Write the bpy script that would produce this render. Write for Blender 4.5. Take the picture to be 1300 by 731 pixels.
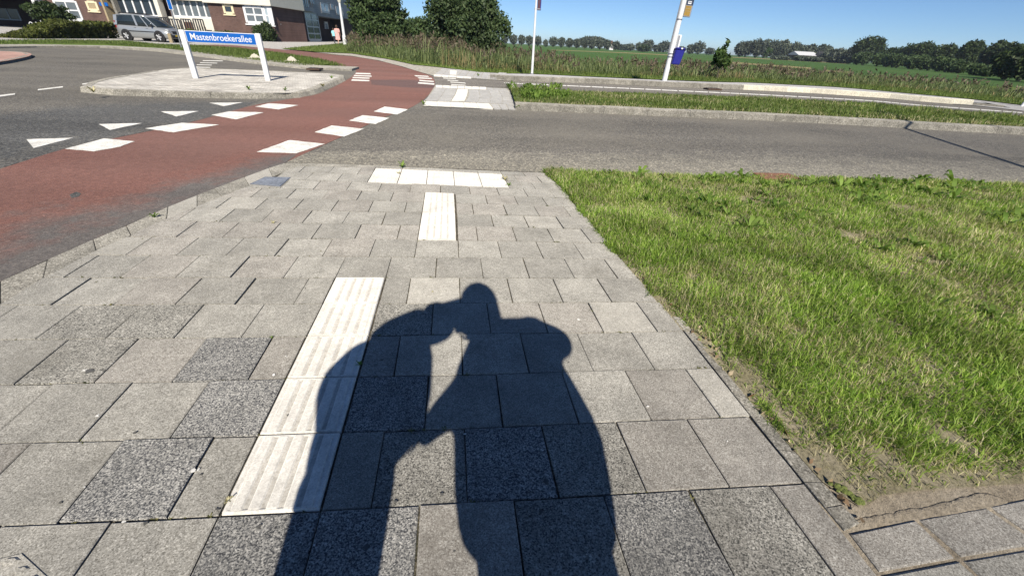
import bpy, bmesh, math, random
import numpy as np
from mathutils import Vector, Matrix

random.seed(7)
rng = np.random.default_rng(11)
for o in list(bpy.data.objects):
    bpy.data.objects.remove(o)
SC = bpy.context.scene
COL = SC.collection

# ------------------------------------------------------------------ camera
FOC, PITCH, ROLL, YAW, HGT = 525.4, math.radians(30.54), math.radians(3.006), math.radians(-8.918), 1.25
CAM = np.array([0.726, -0.806, HGT])
_cy, _sy = math.cos(YAW), math.sin(YAW)
FW = np.array([-_sy * math.cos(PITCH), _cy * math.cos(PITCH), -math.sin(PITCH)])
_r = np.array([_cy, _sy, 0.0]); _u = np.cross(_r, FW)
RT = math.cos(ROLL) * _r + math.sin(ROLL) * _u
UP = -math.sin(ROLL) * _r + math.cos(ROLL) * _u
cam = bpy.data.cameras.new('camera')
cam.sensor_width = 36.0
cam.lens = FOC / 1300.0 * 36.0
cam.clip_start = 0.05
cam.clip_end = 12000
co = bpy.data.objects.new('camera', cam); COL.objects.link(co)
co.matrix_world = Matrix(((RT[0], UP[0], -FW[0], CAM[0]), (RT[1], UP[1], -FW[1], CAM[1]), (RT[2], UP[2], -FW[2], CAM[2]), (0, 0, 0, 1)))
SC.camera = co

# ------------------------------------------------------------------ light
SUN_EL = math.radians(35.0)          # the sun stands behind the photographer (towards -Y)
world = bpy.data.worlds.new('World'); SC.world = world; world.use_nodes = True
wn = world.node_tree.nodes; wl = world.node_tree.links
sky = wn.new('ShaderNodeTexSky'); sky.sky_type = 'NISHITA'; sky.sun_disc = False
sky.sun_elevation = SUN_EL; sky.sun_rotation = math.pi
sky.air_density = 0.7; sky.dust_density = 0.0; sky.ozone_density = 7.0; sky.altitude = 500
wl.new(sky.outputs[0], wn['Background'].inputs['Color']); wn['Background'].inputs['Strength'].default_value = 0.072
sun = bpy.data.lights.new('sun', 'SUN'); sun.energy = 4.2; sun.angle = math.radians(0.5); sun.color = (1.0, 0.93, 0.82)
so = bpy.data.objects.new('sun', sun); COL.objects.link(so)
so.rotation_euler = (math.pi / 2 - SUN_EL, 0, 0); so.location = (0, -20, 14)
SC.view_settings.view_transform = 'Standard'; SC.view_settings.look = 'None'
SC.view_settings.exposure = 0.5; SC.view_settings.gamma = 1.0

# ------------------------------------------------------------------ helpers
def G(x, y, z=0.0):
    """point of the photograph -> point on the level z"""
    d = (x - 650) / FOC * RT + (365.5 - y) / FOC * UP + FW
    return CAM + (z - CAM[2]) / d[2] * d
def GV(x, y, P0, D):
    """point of the photograph -> (u, z) on the upright plane through P0 along D"""
    d = (x - 650) / FOC * RT + (365.5 - y) / FOC * UP + FW
    N = np.array([-D[1], D[0]])
    t = ((P0[:2] - CAM[:2]) @ N) / (d[:2] @ N)
    p = CAM + t * d
    return (p[:2] - P0[:2]) @ D, p[2]

def props(o, label=None, cat=None, group=None, kind=None):
    for k, v in (('label', label), ('category', cat), ('group', group), ('kind', kind)):
        if v: o[k] = v
    return o
def link_mesh(name, me, m=None, parent=None, loc=None):
    o = bpy.data.objects.new(name, me); COL.objects.link(o)
    if m is not None:
        me.materials.clear(); me.materials.append(m)
    if parent is not None: o.parent = parent
    if loc is not None: o.location = loc
    return o
def mesh_obj(name, V, F, m=None, parent=None, smooth=False, loc=None):
    me = bpy.data.meshes.new(name); me.from_pydata([tuple(v) for v in V], [], F); me.update()
    if smooth: me.polygons.foreach_set('use_smooth', [True] * len(me.polygons))
    return link_mesh(name, me, m, parent, loc)
def bm_obj(name, bm, m=None, parent=None, smooth=False, loc=None):
    bmesh.ops.recalc_face_normals(bm, faces=bm.faces)
    me = bpy.data.meshes.new(name); bm.to_mesh(me); bm.free()
    if smooth: me.polygons.foreach_set('use_smooth', [True] * len(me.polygons))
    return link_mesh(name, me, m, parent, loc)
def empty(name, loc, label, cat, group=None, rz=0.0):
    o = bpy.data.objects.new(name, None); COL.objects.link(o); o.empty_display_size = 0.3
    o.location = loc; o.rotation_euler = (0, 0, rz)
    return props(o, label, cat, group)
def np_mesh(name, V, F, m, parent=None, kind=None):
    """fast mesh: V (n,3), F (m,k) all faces with k corners"""
    me = bpy.data.meshes.new(name)
    V = np.asarray(V, np.float32); F = np.asarray(F, np.int32); k = F.shape[1]
    me.vertices.add(len(V)); me.vertices.foreach_set('co', V.ravel())
    me.loops.add(F.size); me.loops.foreach_set('vertex_index', F.ravel())
    me.polygons.add(len(F)); me.polygons.foreach_set('loop_start', np.arange(0, F.size, k, dtype=np.int32))
    try: me.polygons.foreach_set('loop_total', np.full(len(F), k, np.int32))
    except Exception: pass
    me.update(calc_edges=True); me.validate()
    o = link_mesh(name, me, m, parent)
    if kind: o['kind'] = kind
    return o
def add_box(bm, x0, x1, y0, y1, z0, z1, M=None, bevel=0.0):
    r = bmesh.ops.create_cube(bm, size=1.0)
    for v in r['verts']:
        v.co = Vector(((x0 + x1) / 2 + v.co.x * (x1 - x0), (y0 + y1) / 2 + v.co.y * (y1 - y0), (z0 + z1) / 2 + v.co.z * (z1 - z0)))
    vs = r['verts']
    if bevel > 0:
        es = list({e for v in vs for e in v.link_edges})
        rr = bmesh.ops.bevel(bm, geom=es, offset=bevel, segments=1, affect='EDGES')
        vs = list({v for f in rr['faces'] for v in f.verts} | {v for v in vs if v.is_valid})
    if M is not None:
        for v in vs: v.co = M @ v.co
def add_tube(bm, p0, p1, r0, r1=None, n=10, cap=True):
    if r1 is None: r1 = r0
    p0, p1 = Vector(p0), Vector(p1); d = (p1 - p0).normalized()
    a = d.orthogonal().normalized(); b = d.cross(a)
    A = [bm.verts.new(p0 + (a * math.cos(2 * math.pi * i / n) + b * math.sin(2 * math.pi * i / n)) * r0) for i in range(n)]
    B = [bm.verts.new(p1 + (a * math.cos(2 * math.pi * i / n) + b * math.sin(2 * math.pi * i / n)) * r1) for i in range(n)]
    for i in range(n): bm.faces.new((A[i], A[(i + 1) % n], B[(i + 1) % n], B[i]))
    if cap: bm.faces.new(A[::-1]); bm.faces.new(B)
def add_ball(bm, c, r, sz=(1, 1, 1), sub=2):
    rr = bmesh.ops.create_icosphere(bm, subdivisions=sub, radius=r)
    for v in rr['verts']: v.co = Vector((v.co.x * sz[0], v.co.y * sz[1], v.co.z * sz[2])) + Vector(c)
def box_obj(name, x0, x1, y0, y1, z0, z1, m, parent=None, bevel=0.0, M=None):
    bm = bmesh.new(); add_box(bm, x0, x1, y0, y1, z0, z1, M, bevel); return bm_obj(name, bm, m, parent)
def tube_obj(name, p0, p1, r0, r1, m, parent=None, n=14):
    bm = bmesh.new(); add_tube(bm, p0, p1, r0, r1, n); return bm_obj(name, bm, m, parent, smooth=False)
def catmull(pts, n=6):
    P = [np.array(p, float) for p in pts]; P = [2 * P[0] - P[1]] + P + [2 * P[-1] - P[-2]]; out = []
    for i in range(1, len(P) - 2):
        for k in range(n):
            t = k / n
            out.append(.5 * ((2 * P[i]) + (-P[i-1] + P[i+1]) * t + (2*P[i-1] - 5*P[i] + 4*P[i+1] - P[i+2]) * t*t + (-P[i-1] + 3*P[i] - 3*P[i+1] + P[i+2]) * t**3))
    out.append(P[-2]); return out
def copy_tree(o, parent=None, **kw):
    c = o.copy(); COL.objects.link(c)
    if parent is not None: c.parent = parent
    for ch in list(o.children): copy_tree(ch, c)
    return c
def poly_area(p):
    return 0.5 * sum(p[i][0] * p[(i+1) % len(p)][1] - p[(i+1) % len(p)][0] * p[i][1] for i in range(len(p)))
def slab(name, poly, z1, z0, m, parent=None, chamfer=0.0, tilt=None):
    """upright prism over a ground polygon, optional chamfered top edge"""
    if poly is None: return None
    poly = [tuple(p[:2]) for p in poly]
    if poly_area(poly) < 0: poly = poly[::-1]
    n = len(poly)
    zt = lambda p: z1 + (0 if tilt is None else tilt[0] * (p[0] - poly[0][0]) + tilt[1] * (p[1] - poly[0][1]))
    if chamfer > 0:
        inn = inset(poly, chamfer)
        if inn is None: chamfer = 0
    V = []; F = []
    if chamfer > 0:
        V += [(p[0], p[1], zt(p)) for p in inn]; V += [(p[0], p[1], zt(p) - chamfer * .7) for p in poly]; V += [(p[0], p[1], z0) for p in poly]
        F.append(list(range(n)))
        for i in range(n):
            j = (i + 1) % n
            F.append([i, n + i, n + j, j]); F.append([n + i, 2*n + i, 2*n + j, n + j])
    else:
        V += [(p[0], p[1], zt(p)) for p in poly]; V += [(p[0], p[1], z0) for p in poly]
        F.append(list(range(n)))
        for i in range(n):
            j = (i + 1) % n; F.append([i, n + i, n + j, j])
    return mesh_obj(name, V, F, m, parent)
def inset(poly, d):
    n = len(poly); out = []
    for i in range(n):
        p0, p1, p2 = np.array(poly[i-1]), np.array(poly[i]), np.array(poly[(i+1) % n])
        a = p1 - p0; b = p2 - p1; la, lb = np.linalg.norm(a), np.linalg.norm(b)
        if la < 1e-6 or lb < 1e-6: return None
        na = np.array([-a[1], a[0]]) / la; nb = np.array([-b[1], b[0]]) / lb
        k = na + nb; q = 1 + na @ nb
        if q < .15: return None
        out.append(tuple(p1 + k * d / q))
    if poly_area(out) < 0.25 * poly_area(poly): return None
    return out
def clip(poly, A, B):
    """keep what lies left of A->B"""
    A, B = np.array(A[:2]), np.array(B[:2]); d = B - A; out = []
    s = lambda p: d[0] * (p[1] - A[1]) - d[1] * (p[0] - A[0])
    for i in range(len(poly)):
        p, q = np.array(poly[i]), np.array(poly[(i+1) % len(poly)]); sp, sq = s(p), s(q)
        if sp >= 0: out.append(tuple(p))
        if sp * sq < 0: out.append(tuple(p + (q - p) * sp / (sp - sq)))
    return out
def offset_line(pts, d):
    """ground polyline moved d metres to its left"""
    P = np.array([q[:2] for q in pts]); out = []
    for i in range(len(P)):
        t = P[min(i+1, len(P)-1)] - P[max(i-1, 0)]; t = t / np.linalg.norm(t); out.append(P[i] + np.array([-t[1], t[0]]) * d)
    return out
def dedupe(poly, e=0.004):
    out = []
    for p in poly:
        if not out or math.dist(p, out[-1]) > e: out.append(p)
    while len(out) > 1 and math.dist(out[0], out[-1]) <= e: out.pop()
    return out
def sheet(name, pts, z, m, parent=None, kind=None):
    """flat polygon at level z from photograph points"""
    V = [G(x, y, z) for x, y in pts]
    bm = bmesh.new(); f = bm.faces.new([bm.verts.new(v) for v in V]); f.normal_update()
    if f.normal.z < 0: f.normal_flip()
    bmesh.ops.triangulate(bm, faces=[f])
    me = bpy.data.meshes.new(name); bm.to_mesh(me); bm.free()
    o = link_mesh(name, me, m, parent)
    if kind: o['kind'] = kind
    return o
def wear_strip(name, rows, z, m, parent):
    """sheet through several photograph lines, each with its own degree of wear"""
    n = 14; V = []; W = []; F = []
    for line, w in rows:
        L = np.array(line, float); d = np.r_[0, np.cumsum(np.linalg.norm(np.diff(L, axis=0), axis=1))]; s = np.linspace(0, d[-1], n)
        for a, b in zip(np.interp(s, d, L[:, 0]), np.interp(s, d, L[:, 1])): V.append(tuple(G(a, b, z))); W.append(w)
    for r in range(len(rows) - 1):
        for i in range(n - 1):
            f = [r*n + i, r*n + i + 1, (r+1)*n + i + 1, (r+1)*n + i]; q = [V[k][:2] for k in f]
            F.append(f if poly_area(q) > 0 else f[::-1])
    o = mesh_obj(name, V, F, m, parent); at = o.data.attributes.new('wear', 'FLOAT', 'POINT'); at.data.foreach_set('value', W); return o
def in_poly(X, Y, poly):
    r = np.zeros(len(X), bool); n = len(poly)
    for i in range(n):
        x0, y0 = poly[i][:2]; x1, y1 = poly[(i+1) % n][:2]
        c = ((y0 > Y) != (y1 > Y)) & (X < (x1 - x0) * (Y - y0) / (y1 - y0 + 1e-12) + x0); r ^= c
    return r
def sample_poly(poly, n):
    P = np.array([p[:2] for p in poly]); lo, hi = P.min(0), P.max(0); out = []; k = 0
    while k < n:
        q = lo + rng.random((max(n, 2000), 2)) * (hi - lo); q = q[in_poly(q[:, 0], q[:, 1], P)]; out.append(q); k += len(q)
    return np.concatenate(out)[:n]
def vnoise(x, y, s=1.0, seed=0):
    """cheap smooth value noise in numpy"""
    x = np.asarray(x) * s; y = np.asarray(y) * s
    xi, yi = np.floor(x).astype(np.int64), np.floor(y).astype(np.int64); fx, fy = x - xi, y - yi
    fx = fx * fx * (3 - 2 * fx); fy = fy * fy * (3 - 2 * fy)
    def h(a, b):
        n = (a * 374761393 + b * 668265263 + seed * 974711) & 0x7fffffff
        n = ((n ^ (n >> 13)) * 1274126177) & 0x7fffffff
        return (n ^ (n >> 16)) % 10007 / 10007.0
    return (h(xi, yi) * (1-fx) + h(xi+1, yi) * fx) * (1-fy) + (h(xi, yi+1) * (1-fx) + h(xi+1, yi+1) * fx) * fy

# ------------------------------------------------------------------ materials
def lin(c):
    return tuple(c) + (1.0,)
class NT:
    def __init__(s, name):
        s.m = bpy.data.materials.new(name); s.m.use_nodes = True; s.t = s.m.node_tree; s.n = s.t.nodes; s.l = s.t.links
        s.b = s.n['Principled BSDF']; s.pos = s.n.new('ShaderNodeNewGeometry').outputs['Position']
    def noise(s, scale, detail=3, rough=.6, vec=None, w=None):
        n = s.n.new('ShaderNodeTexNoise'); n.inputs['Scale'].default_value = scale; n.inputs['Detail'].default_value = detail
        n.inputs['Roughness'].default_value = rough; s.l.new(vec or s.pos, n.inputs['Vector']); return n.outputs['Fac']
    def ramp(s, fac, stops, const=False):
        r = s.n.new('ShaderNodeValToRGB'); e = r.color_ramp.elements
        if const: r.color_ramp.interpolation = 'CONSTANT'
        while len(e) < len(stops): e.new(.5)
        for k, (p, c) in enumerate(stops):
            e[k].position = p; e[k].color = lin(c) if len(c) == 3 else c
        s.l.new(fac, r.inputs[0]); return r.outputs[0]
    def mix(s, fac, a, b, mode='MIX'):
        x = s.n.new('ShaderNodeMix'); x.data_type = 'RGBA'; x.blend_type = mode
        for sock, v in ((x.inputs[0], fac), (x.inputs[6], a), (x.inputs[7], b)):
            if isinstance(v, (int, float)): sock.default_value = v
            elif isinstance(v, tuple): sock.default_value = lin(v[:3])
            else: s.l.new(v, sock)
        return x.outputs[2]
    def rng_(s, fac, lo, hi, a=0., b=1.):
        r = s.n.new('ShaderNodeMapRange'); r.inputs[1].default_value = a; r.inputs[2].default_value = b
        r.inputs[3].default_value = lo; r.inputs[4].default_value = hi; s.l.new(fac, r.inputs[0]); return r.outputs[0]
    def obj_random(s): return s.n.new('ShaderNodeObjectInfo').outputs['Random']
    def island(s): return s.n.new('ShaderNodeNewGeometry').outputs['Random Per Island']
    def val(s, col, fac):
        h = s.n.new('ShaderNodeHueSaturation'); s.l.new(col, h.inputs['Color']); s.l.new(fac, h.inputs['Value']); return h.outputs[0]
    def bump(s, h, strength=.3, dist=.01, prev=None):
        b = s.n.new('ShaderNodeBump'); b.inputs['Strength'].default_value = strength; b.inputs['Distance'].default_value = dist
        s.l.new(h, b.inputs['Height'])
        if prev is not None: s.l.new(prev, b.inputs['Normal'])
        return b.outputs[0]
    def out(s, col, rough=.8, normal=None, spec=.3, metal=0.):
        if isinstance(col, tuple): s.b.inputs['Base Color'].default_value = lin(col[:3])
        else: s.l.new(col, s.b.inputs['Base Color'])
        s.b.inputs['Roughness'].default_value = rough; s.b.inputs['Specular IOR Level'].default_value = spec; s.b.inputs['Metallic'].default_value = metal; s.b.inputs['Diffuse Roughness'].default_value = 1.0 if rough > .7 else 0.
        if normal is not None: s.l.new(normal, s.b.inputs['Normal'])
        return s.m
def m_plain(name, c, rough=.6, var=.12, scale=6., spec=.3, metal=0., bump=0., objvar=0.):
    t = NT(name); n = t.noise(scale, 4)
    a = tuple(x * (1 - var) for x in c); b = tuple(min(1, x * (1 + var)) for x in c)
    col = t.ramp(n, [(.3, a), (.7, b)])
    if objvar: col = t.val(col, t.rng_(t.obj_random(), 1 - objvar, 1 + objvar))
    return t.out(col, rough, t.bump(n, bump) if bump else None, spec, metal)
def m_speckle(name, stops, scale, blotch=.12, objvar=.08, bump=.25, dirt=None, rough=.85, grain=.45):
    """concrete / aggregate: fine grains + medium stains + per-piece shade"""
    t = NT(name)
    fine = t.noise(scale, 2.5, .7); mid = t.noise(scale * .32, 3, .6); big = t.noise(5.0, 5, .65); spots = t.noise(38., 3, .6)
    vo = t.n.new('ShaderNodeTexVoronoi'); vo.inputs['Scale'].default_value = scale * 1.25; t.l.new(t.pos, vo.inputs['Vector'])
    sx = t.n.new('ShaderNodeSeparateColor'); t.l.new(vo.outputs['Color'], sx.inputs[0])
    gm = t.n.new('ShaderNodeMath'); gm.operation = 'MULTIPLY_ADD'; t.l.new(sx.outputs[0], gm.inputs[0]); gm.inputs[1].default_value = grain; t.l.new(t.rng_(fine, .5 - (1 - grain) * 1.6 * .5 - grain / 2, .5 + (1 - grain) * 1.6 * .5 - grain / 2, .2, .8), gm.inputs[2])
    col = t.ramp(gm.outputs[0], stops)
    col = t.val(col, t.rng_(big, 1 - blotch * 1.6, 1 + blotch * 1.6, .3, .7))
    col = t.val(col, t.rng_(spots, 1 - blotch, 1 + blotch, .3, .7))
    col = t.val(col, t.rng_(t.obj_random(), 1 - objvar, 1 + objvar))
    if dirt: col = t.mix(t.rng_(t.noise(2.2, 5, .7), 0, .55, .55, .75), col, dirt)
    return t.out(col, rough, t.bump(mid, bump, .004, t.bump(fine, bump, .002)), .25)
def m_leaf(name, dark, light, trans=.35, scale=.6, yellow=None, rough=.55, patch=None):
    t = NT(name)
    col = t.ramp(t.island(), [(0.0, dark), (.55, tuple((a + b) / 2 for a, b in zip(dark, light))), (1.0, light)])
    if yellow: col = t.mix(t.ramp(t.n.new('ShaderNodeNewGeometry').outputs['Random Per Island'], [(.0, (1, 1, 1)), (.12, (0, 0, 0))]), col, yellow)
    if patch: col = t.mix(t.rng_(t.noise(1.5, 5, .7), 0, .6, .52, .75), col, patch)
    col = t.val(col, t.rng_(t.noise(scale, 3), .7, 1.3, .3, .7))
    col = t.val(col, t.rng_(t.obj_random(), .88, 1.12))
    m = t.out(col, rough, None, .35)
    tr = t.n.new('ShaderNodeBsdfTranslucent'); t.l.new(t.mix(.5, col, (1, 1, .3), 'MULTIPLY'), tr.inputs[0])
    mx = t.n.new('ShaderNodeMixShader'); mx.inputs[0].default_value = trans
    t.l.new(t.b.outputs[0], mx.inputs[1]); t.l.new(tr.outputs[0], mx.inputs[2])
    t.l.new(mx.outputs[0], t.n['Material Output'].inputs[0]); return m

M = {}
M['tile'] = m_speckle('concrete_tile', [(.18, (0.143, 0.135, 0.115)), (.40, (0.260, 0.249, 0.222)), (.62, (0.323, 0.309, 0.274)), (.88, (0.487, 0.472, 0.428))], 230, .12, .12, .3, (0.168, 0.156, 0.129))
M['tile_pink'] = m_speckle('concrete_tile_warm', [(.18, (0.142, 0.129, 0.109)), (.40, (0.257, 0.240, 0.214)), (.62, (0.320, 0.300, 0.266)), (.88, (0.482, 0.471, 0.428))], 230, .12, .10, .3, (0.166, 0.150, 0.127))
M['tile_pale'] = m_speckle('concrete_tile_pale', [(.2, (0.220, 0.208, 0.180)), (.5, (0.351, 0.335, 0.294)), (.85, (0.490, 0.469, 0.425))], 250, .10, .08, .3)
M['tile_medium'] = m_speckle('worn_aggregate_tile', [(.16, (0.043, 0.043, 0.040)), (.30, (0.141, 0.137, 0.122)), (.5, (0.263, 0.250, 0.221)), (.72, (0.338, 0.325, 0.287)), (.9, (0.526, 0.508, 0.461))], 200, .14, .10, .5, (0.150, 0.141, 0.118), .85, .6)
M['tile_dark'] = m_speckle('granite_aggregate_tile', [(.20, (.045, .046, .05)), (.36, (.115, .115, .115)), (.52, (.23, .225, .21)), (.70, (.33, .32, .295)), (.9, (.54, .525, .485))], 195, .12, .08, .7, (.13, .128, .12), .85, .55)
M['guide'] = m_speckle('white_guide_tile', [(.2, (0.557, 0.533, 0.485)), (.55, (0.658, 0.634, 0.581)), (.85, (0.710, 0.686, 0.634))], 160, .09, .05, .10, (0.480, 0.451, 0.394))
M['groove'] = m_speckle('grimy_groove', [(.2, (.42, .395, .35)), (.55, (.515, .49, .44)), (.85, (.58, .555, .50))], 120, .10, .03, .10, (.36, .33, .29))
M['sand'] = m_speckle('joint_sand', [(.3, (.035, .032, .025)), (.6, (.085, .075, .055)), (.8, (.16, .14, .11))], 160, .3, .0, .6, (.03, .04, .015))
M['kerb'] = m_speckle('concrete_kerb', [(.18, (.16, .15, .12)), (.5, (.29, .27, .23)), (.85, (.42, .40, .345))], 60, .18, .10, .3, (.15, .138, .105))
M['kerb_near'] = m_speckle('worn_kerb', [(.16, (0.102, 0.095, 0.081)), (.40, (0.212, 0.200, 0.170)), (.65, (0.297, 0.281, 0.242)), (.88, (0.476, 0.451, 0.399))], 150, .2, .12, .7, (0.145, 0.132, 0.102))
M['kerb_white'] = m_speckle('white_kerb', [(.28, (.62, .58, .46)), (.6, (.76, .72, .60)), (.8, (.82, .78, .68))], 40, .08, .08, .15)
M['paint'] = m_speckle('road_paint', [(.15, (0.422, 0.408, 0.374)), (.5, (0.605, 0.590, 0.547)), (.85, (0.691, 0.677, 0.634))], 110, .14, .05, .35, (0.365, 0.346, 0.307), .85, .55)
M['slab'] = m_speckle('refuge_slab', [(.2, (.27, .265, .25)), (.55, (.345, .335, .315)), (.85, (.44, .43, .41))], 90, .10, .06, .2)
M['walk'] = m_speckle('sidewalk_slabs', [(.2, (.27, .26, .25)), (.55, (.36, .35, .335)), (.85, (.46, .45, .43))], 60, .14, .06, .2, (.24, .225, .20))

def m_asphalt(name, stops, stain=.25, scale=120., chip=62., worn=None, other=None, chipmix=1.):
    """coarse bitumen: dark binder with exposed stone chips, wear running along the lanes"""
    t = NT(name); fine = t.noise(scale, 3, .8); mid = t.noise(16., 4, .7)
    vor = t.n.new('ShaderNodeTexVoronoi'); vor.inputs['Scale'].default_value = chip; t.l.new(t.pos, vor.inputs['Vector'])
    sx = t.n.new('ShaderNodeSeparateColor'); t.l.new(vor.outputs['Color'], sx.inputs[0])
    col = t.ramp(fine, stops)
    if other:
        at = t.n.new('ShaderNodeAttribute'); at.attribute_name = 'wear'; ad = t.n.new('ShaderNodeMath'); ad.operation = 'ADD'
        t.l.new(at.outputs['Fac'], ad.inputs[0]); t.l.new(t.rng_(t.noise(2.6, 6, .7), -.45, .45, .25, .75), ad.inputs[1])
        col = t.mix(t.rng_(ad.outputs[0], 0, 1, .15, .85), col, t.ramp(fine, other))
    col = t.mix(chipmix, col, t.ramp(sx.outputs[0], [(.0, (.5, .5, .51)), (.35, (.82, .82, .82)), (.7, (1.08, 1.07, 1.05)), (.93, (1.45, 1.42, 1.35)), (1., (2.0, 1.95, 1.85))]), 'MULTIPLY')
    mp = t.n.new('ShaderNodeMapping'); mp.inputs['Scale'].default_value = (.10, .75, 1); mp.inputs['Rotation'].default_value = (0, 0, .10); t.l.new(t.pos, mp.inputs['Vector'])
    run = t.noise(1.0, 3, .5, mp.outputs[0])
    col = t.val(col, t.rng_(run, 1 - stain, 1 + stain, .33, .67))
    if worn: col = t.mix(t.rng_(t.noise(.5, 3, .5), 0, .55, .40, .70), col, worn)
    col = t.val(col, t.rng_(mid, .86, 1.14, .3, .7))
    return t.out(col, .85, t.bump(vor.outputs['Distance'], .5, .006), .3)
M['asphalt'] = m_asphalt('asphalt', [(.28, (0.062, 0.058, 0.051)), (.5, (0.120, 0.112, 0.099)), (.72, (0.210, 0.200, 0.174))], .17, worn=(0.167, 0.153, 0.127))
M['asphalt_dark'] = m_asphalt('newer_asphalt', [(.28, (0.041, 0.041, 0.041)), (.5, (0.079, 0.079, 0.076)), (.72, (0.143, 0.141, 0.135))], .2)
M['asphalt_edge'] = m_asphalt('gritty_road_edge', [(.28, (0.114, 0.106, 0.088)), (.5, (0.207, 0.194, 0.163)), (.72, (0.317, 0.299, 0.255))], .15, worn=(0.273, 0.251, 0.202))
M['bus_asphalt'] = m_asphalt('bus_lane_asphalt', [(.28, (0.103, 0.095, 0.084)), (.5, (0.158, 0.146, 0.129)), (.72, (0.230, 0.213, 0.190))], .12)
M['red'] = m_asphalt('red_asphalt', [(.28, (0.123, 0.059, 0.047)), (.5, (0.177, 0.088, 0.071)), (.72, (0.232, 0.131, 0.107))], .16, 190., 110., (0.156, 0.095, 0.080), chipmix=.45)
M['red_dark'] = m_asphalt('worn_red_asphalt', [(.28, (0.081, 0.053, 0.048)), (.5, (0.122, 0.077, 0.070)), (.72, (0.184, 0.118, 0.108))], .12, 190., 110., chipmix=.45)
M['red_grey'] = m_asphalt('greyed_red_asphalt', [(.28, (0.068, 0.051, 0.044)), (.5, (0.120, 0.091, 0.079)), (.72, (0.188, 0.150, 0.131))], .2, 190., 110., (0.124, 0.083, 0.069), chipmix=.45)
M['red_wear'] = m_asphalt('red_asphalt_wearing_grey', [(.28, (0.123, 0.059, 0.047)), (.5, (0.177, 0.088, 0.071)), (.72, (0.232, 0.131, 0.107))], .14, 190., 110., None, [(.28, (0.067, 0.059, 0.055)), (.5, (0.118, 0.106, 0.099)), (.72, (0.184, 0.175, 0.164))], chipmix=.45)
M['patch_wear'] = m_asphalt('asphalt_to_newer_asphalt', [(.28, (0.062, 0.058, 0.051)), (.5, (0.120, 0.112, 0.099)), (.72, (0.210, 0.200, 0.174))], .22, worn=None, other=[(.28, (0.045, 0.045, 0.045)), (.5, (0.087, 0.087, 0.084)), (.72, (0.157, 0.155, 0.149))])
M['edge_wear'] = m_asphalt('asphalt_to_gritty_edge', [(.28, (0.062, 0.058, 0.051)), (.5, (0.120, 0.112, 0.099)), (.72, (0.210, 0.200, 0.174))], .20, worn=None, other=[(.28, (0.114, 0.106, 0.088)), (.5, (0.207, 0.194, 0.163)), (.72, (0.317, 0.299, 0.255))])
def m_field():
    t = NT('meadow'); a = t.noise(.02, 5, .6); b = t.noise(1.4, 4, .7)
    col = t.ramp(a, [(.3, (.045, .085, .024)), (.55, (.054, .10, .027)), (.75, (.075, .11, .034))])
    return t.out(t.val(col, t.rng_(b, .75, 1.25, .3, .7)), .95, t.bump(b, .6, .05), .1)
M['field'] = m_field()
M['dry'] = m_plain('dry_grass_strip', (.20, .17, .075), .95, .3, .8)
def m_soil(name, c0, c1, c2):
    t = NT(name); a = t.noise(3.5, 5, .7); b = t.noise(70, 4, .7)
    col = t.ramp(a, [(.35, c0), (.5, c1), (.68, c2)])
    return t.out(t.val(col, t.rng_(b, .65, 1.3, .3, .7)), .95, t.bump(b, .8, .01), .1)
M['soil'] = m_soil('verge_soil', (.19, .17, .10), (.26, .23, .155), (.36, .315, .235))
M['sandy'] = m_soil('sandy_soil', (.26, .22, .165), (.32, .275, .21), (.37, .325, .255))
M['turf'] = m_soil('short_turf', (.075, .12, .022), (.095, .145, .03), (.15, .16, .05))
M['grass'] = m_leaf('grass_blades', (.15, .275, .030), (.48, .64, .13), .5, 2.2, patch=(.46, .47, .17))
M['grass_dry'] = m_leaf('dry_grass_blades', (.36, .32, .15), (.66, .60, .36), .3, 2.2)
M['grass_far'] = m_leaf('verge_grass_blades', (.08, .14, .025), (.26, .325, .085), .42, .9, patch=(.27, .26, .10))
M['weed'] = m_leaf('broad_leaves', (.12, .22, .03), (.30, .43, .09), .40, 3.)
M['reed'] = m_leaf('reed_leaves', (.075, .12, .040), (.32, .37, .15), .3, .35)
M['reed_dry'] = m_leaf('dry_reeds', (.22, .17, .075), (.42, .33, .17), .25, .4)
M['plume'] = m_leaf('reed_plumes', (.07, .055, .036), (.19, .15, .10), .25, .5)
M['leaf_dark'] = m_leaf('dark_foliage', (0.022, 0.043, 0.015), (0.077, 0.112, 0.033), .22, .5)
M['leaf_poplar'] = m_leaf('poplar_foliage', (0.029, 0.055, 0.021), (0.098, 0.137, 0.052), .22, .5)
M['leaf_willow'] = m_leaf('willow_foliage', (0.039, 0.072, 0.026), (0.111, 0.163, 0.055), .25, .5)
M['leaf_mid'] = m_leaf('green_foliage', (.028, .062, .015), (.085, .14, .03), .28, .6)
M['leaf_hedge'] = m_leaf('hedge_foliage', (.055, .075, .015), (.15, .165, .035), .25, .9)
M['leaf_hazed'] = m_leaf('hazed_foliage', (0.053, 0.071, 0.052), (0.132, 0.155, 0.101), .2, .08)  # some distance haze is put into this paler, greyer leaf colour
M['bark'] = m_plain('bark', (.10, .085, .065), .9, .35, 9, bump=.5)
M['white'] = m_plain('white_paint', (.74, .74, .73), .4, .04, 8)
M['white_metal'] = m_plain('white_lacquer', (.78, .78, .77), .3, .05, 5, .4)
M['offwhite'] = m_plain('cream_panel', (.72, .68, .58), .6, .05, 1.5)
M['cream'] = m_plain('cream_frame', (.74, .64, .42), .5, .05, 3)
M['blue'] = m_plain('sign_blue', (.004, .105, .42), .4, .05, 6, .3)
M['navy'] = m_plain('bin_blue', (.022, .025, .23), .45, .1, 5, .3)
M['grey_metal'] = m_plain('grey_metal', (.33, .33, .34), .4, .1, 9, .5, .6)
M['dark_metal'] = m_plain('dark_metal', (.04, .04, .042), .5, .2, 9)
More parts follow.
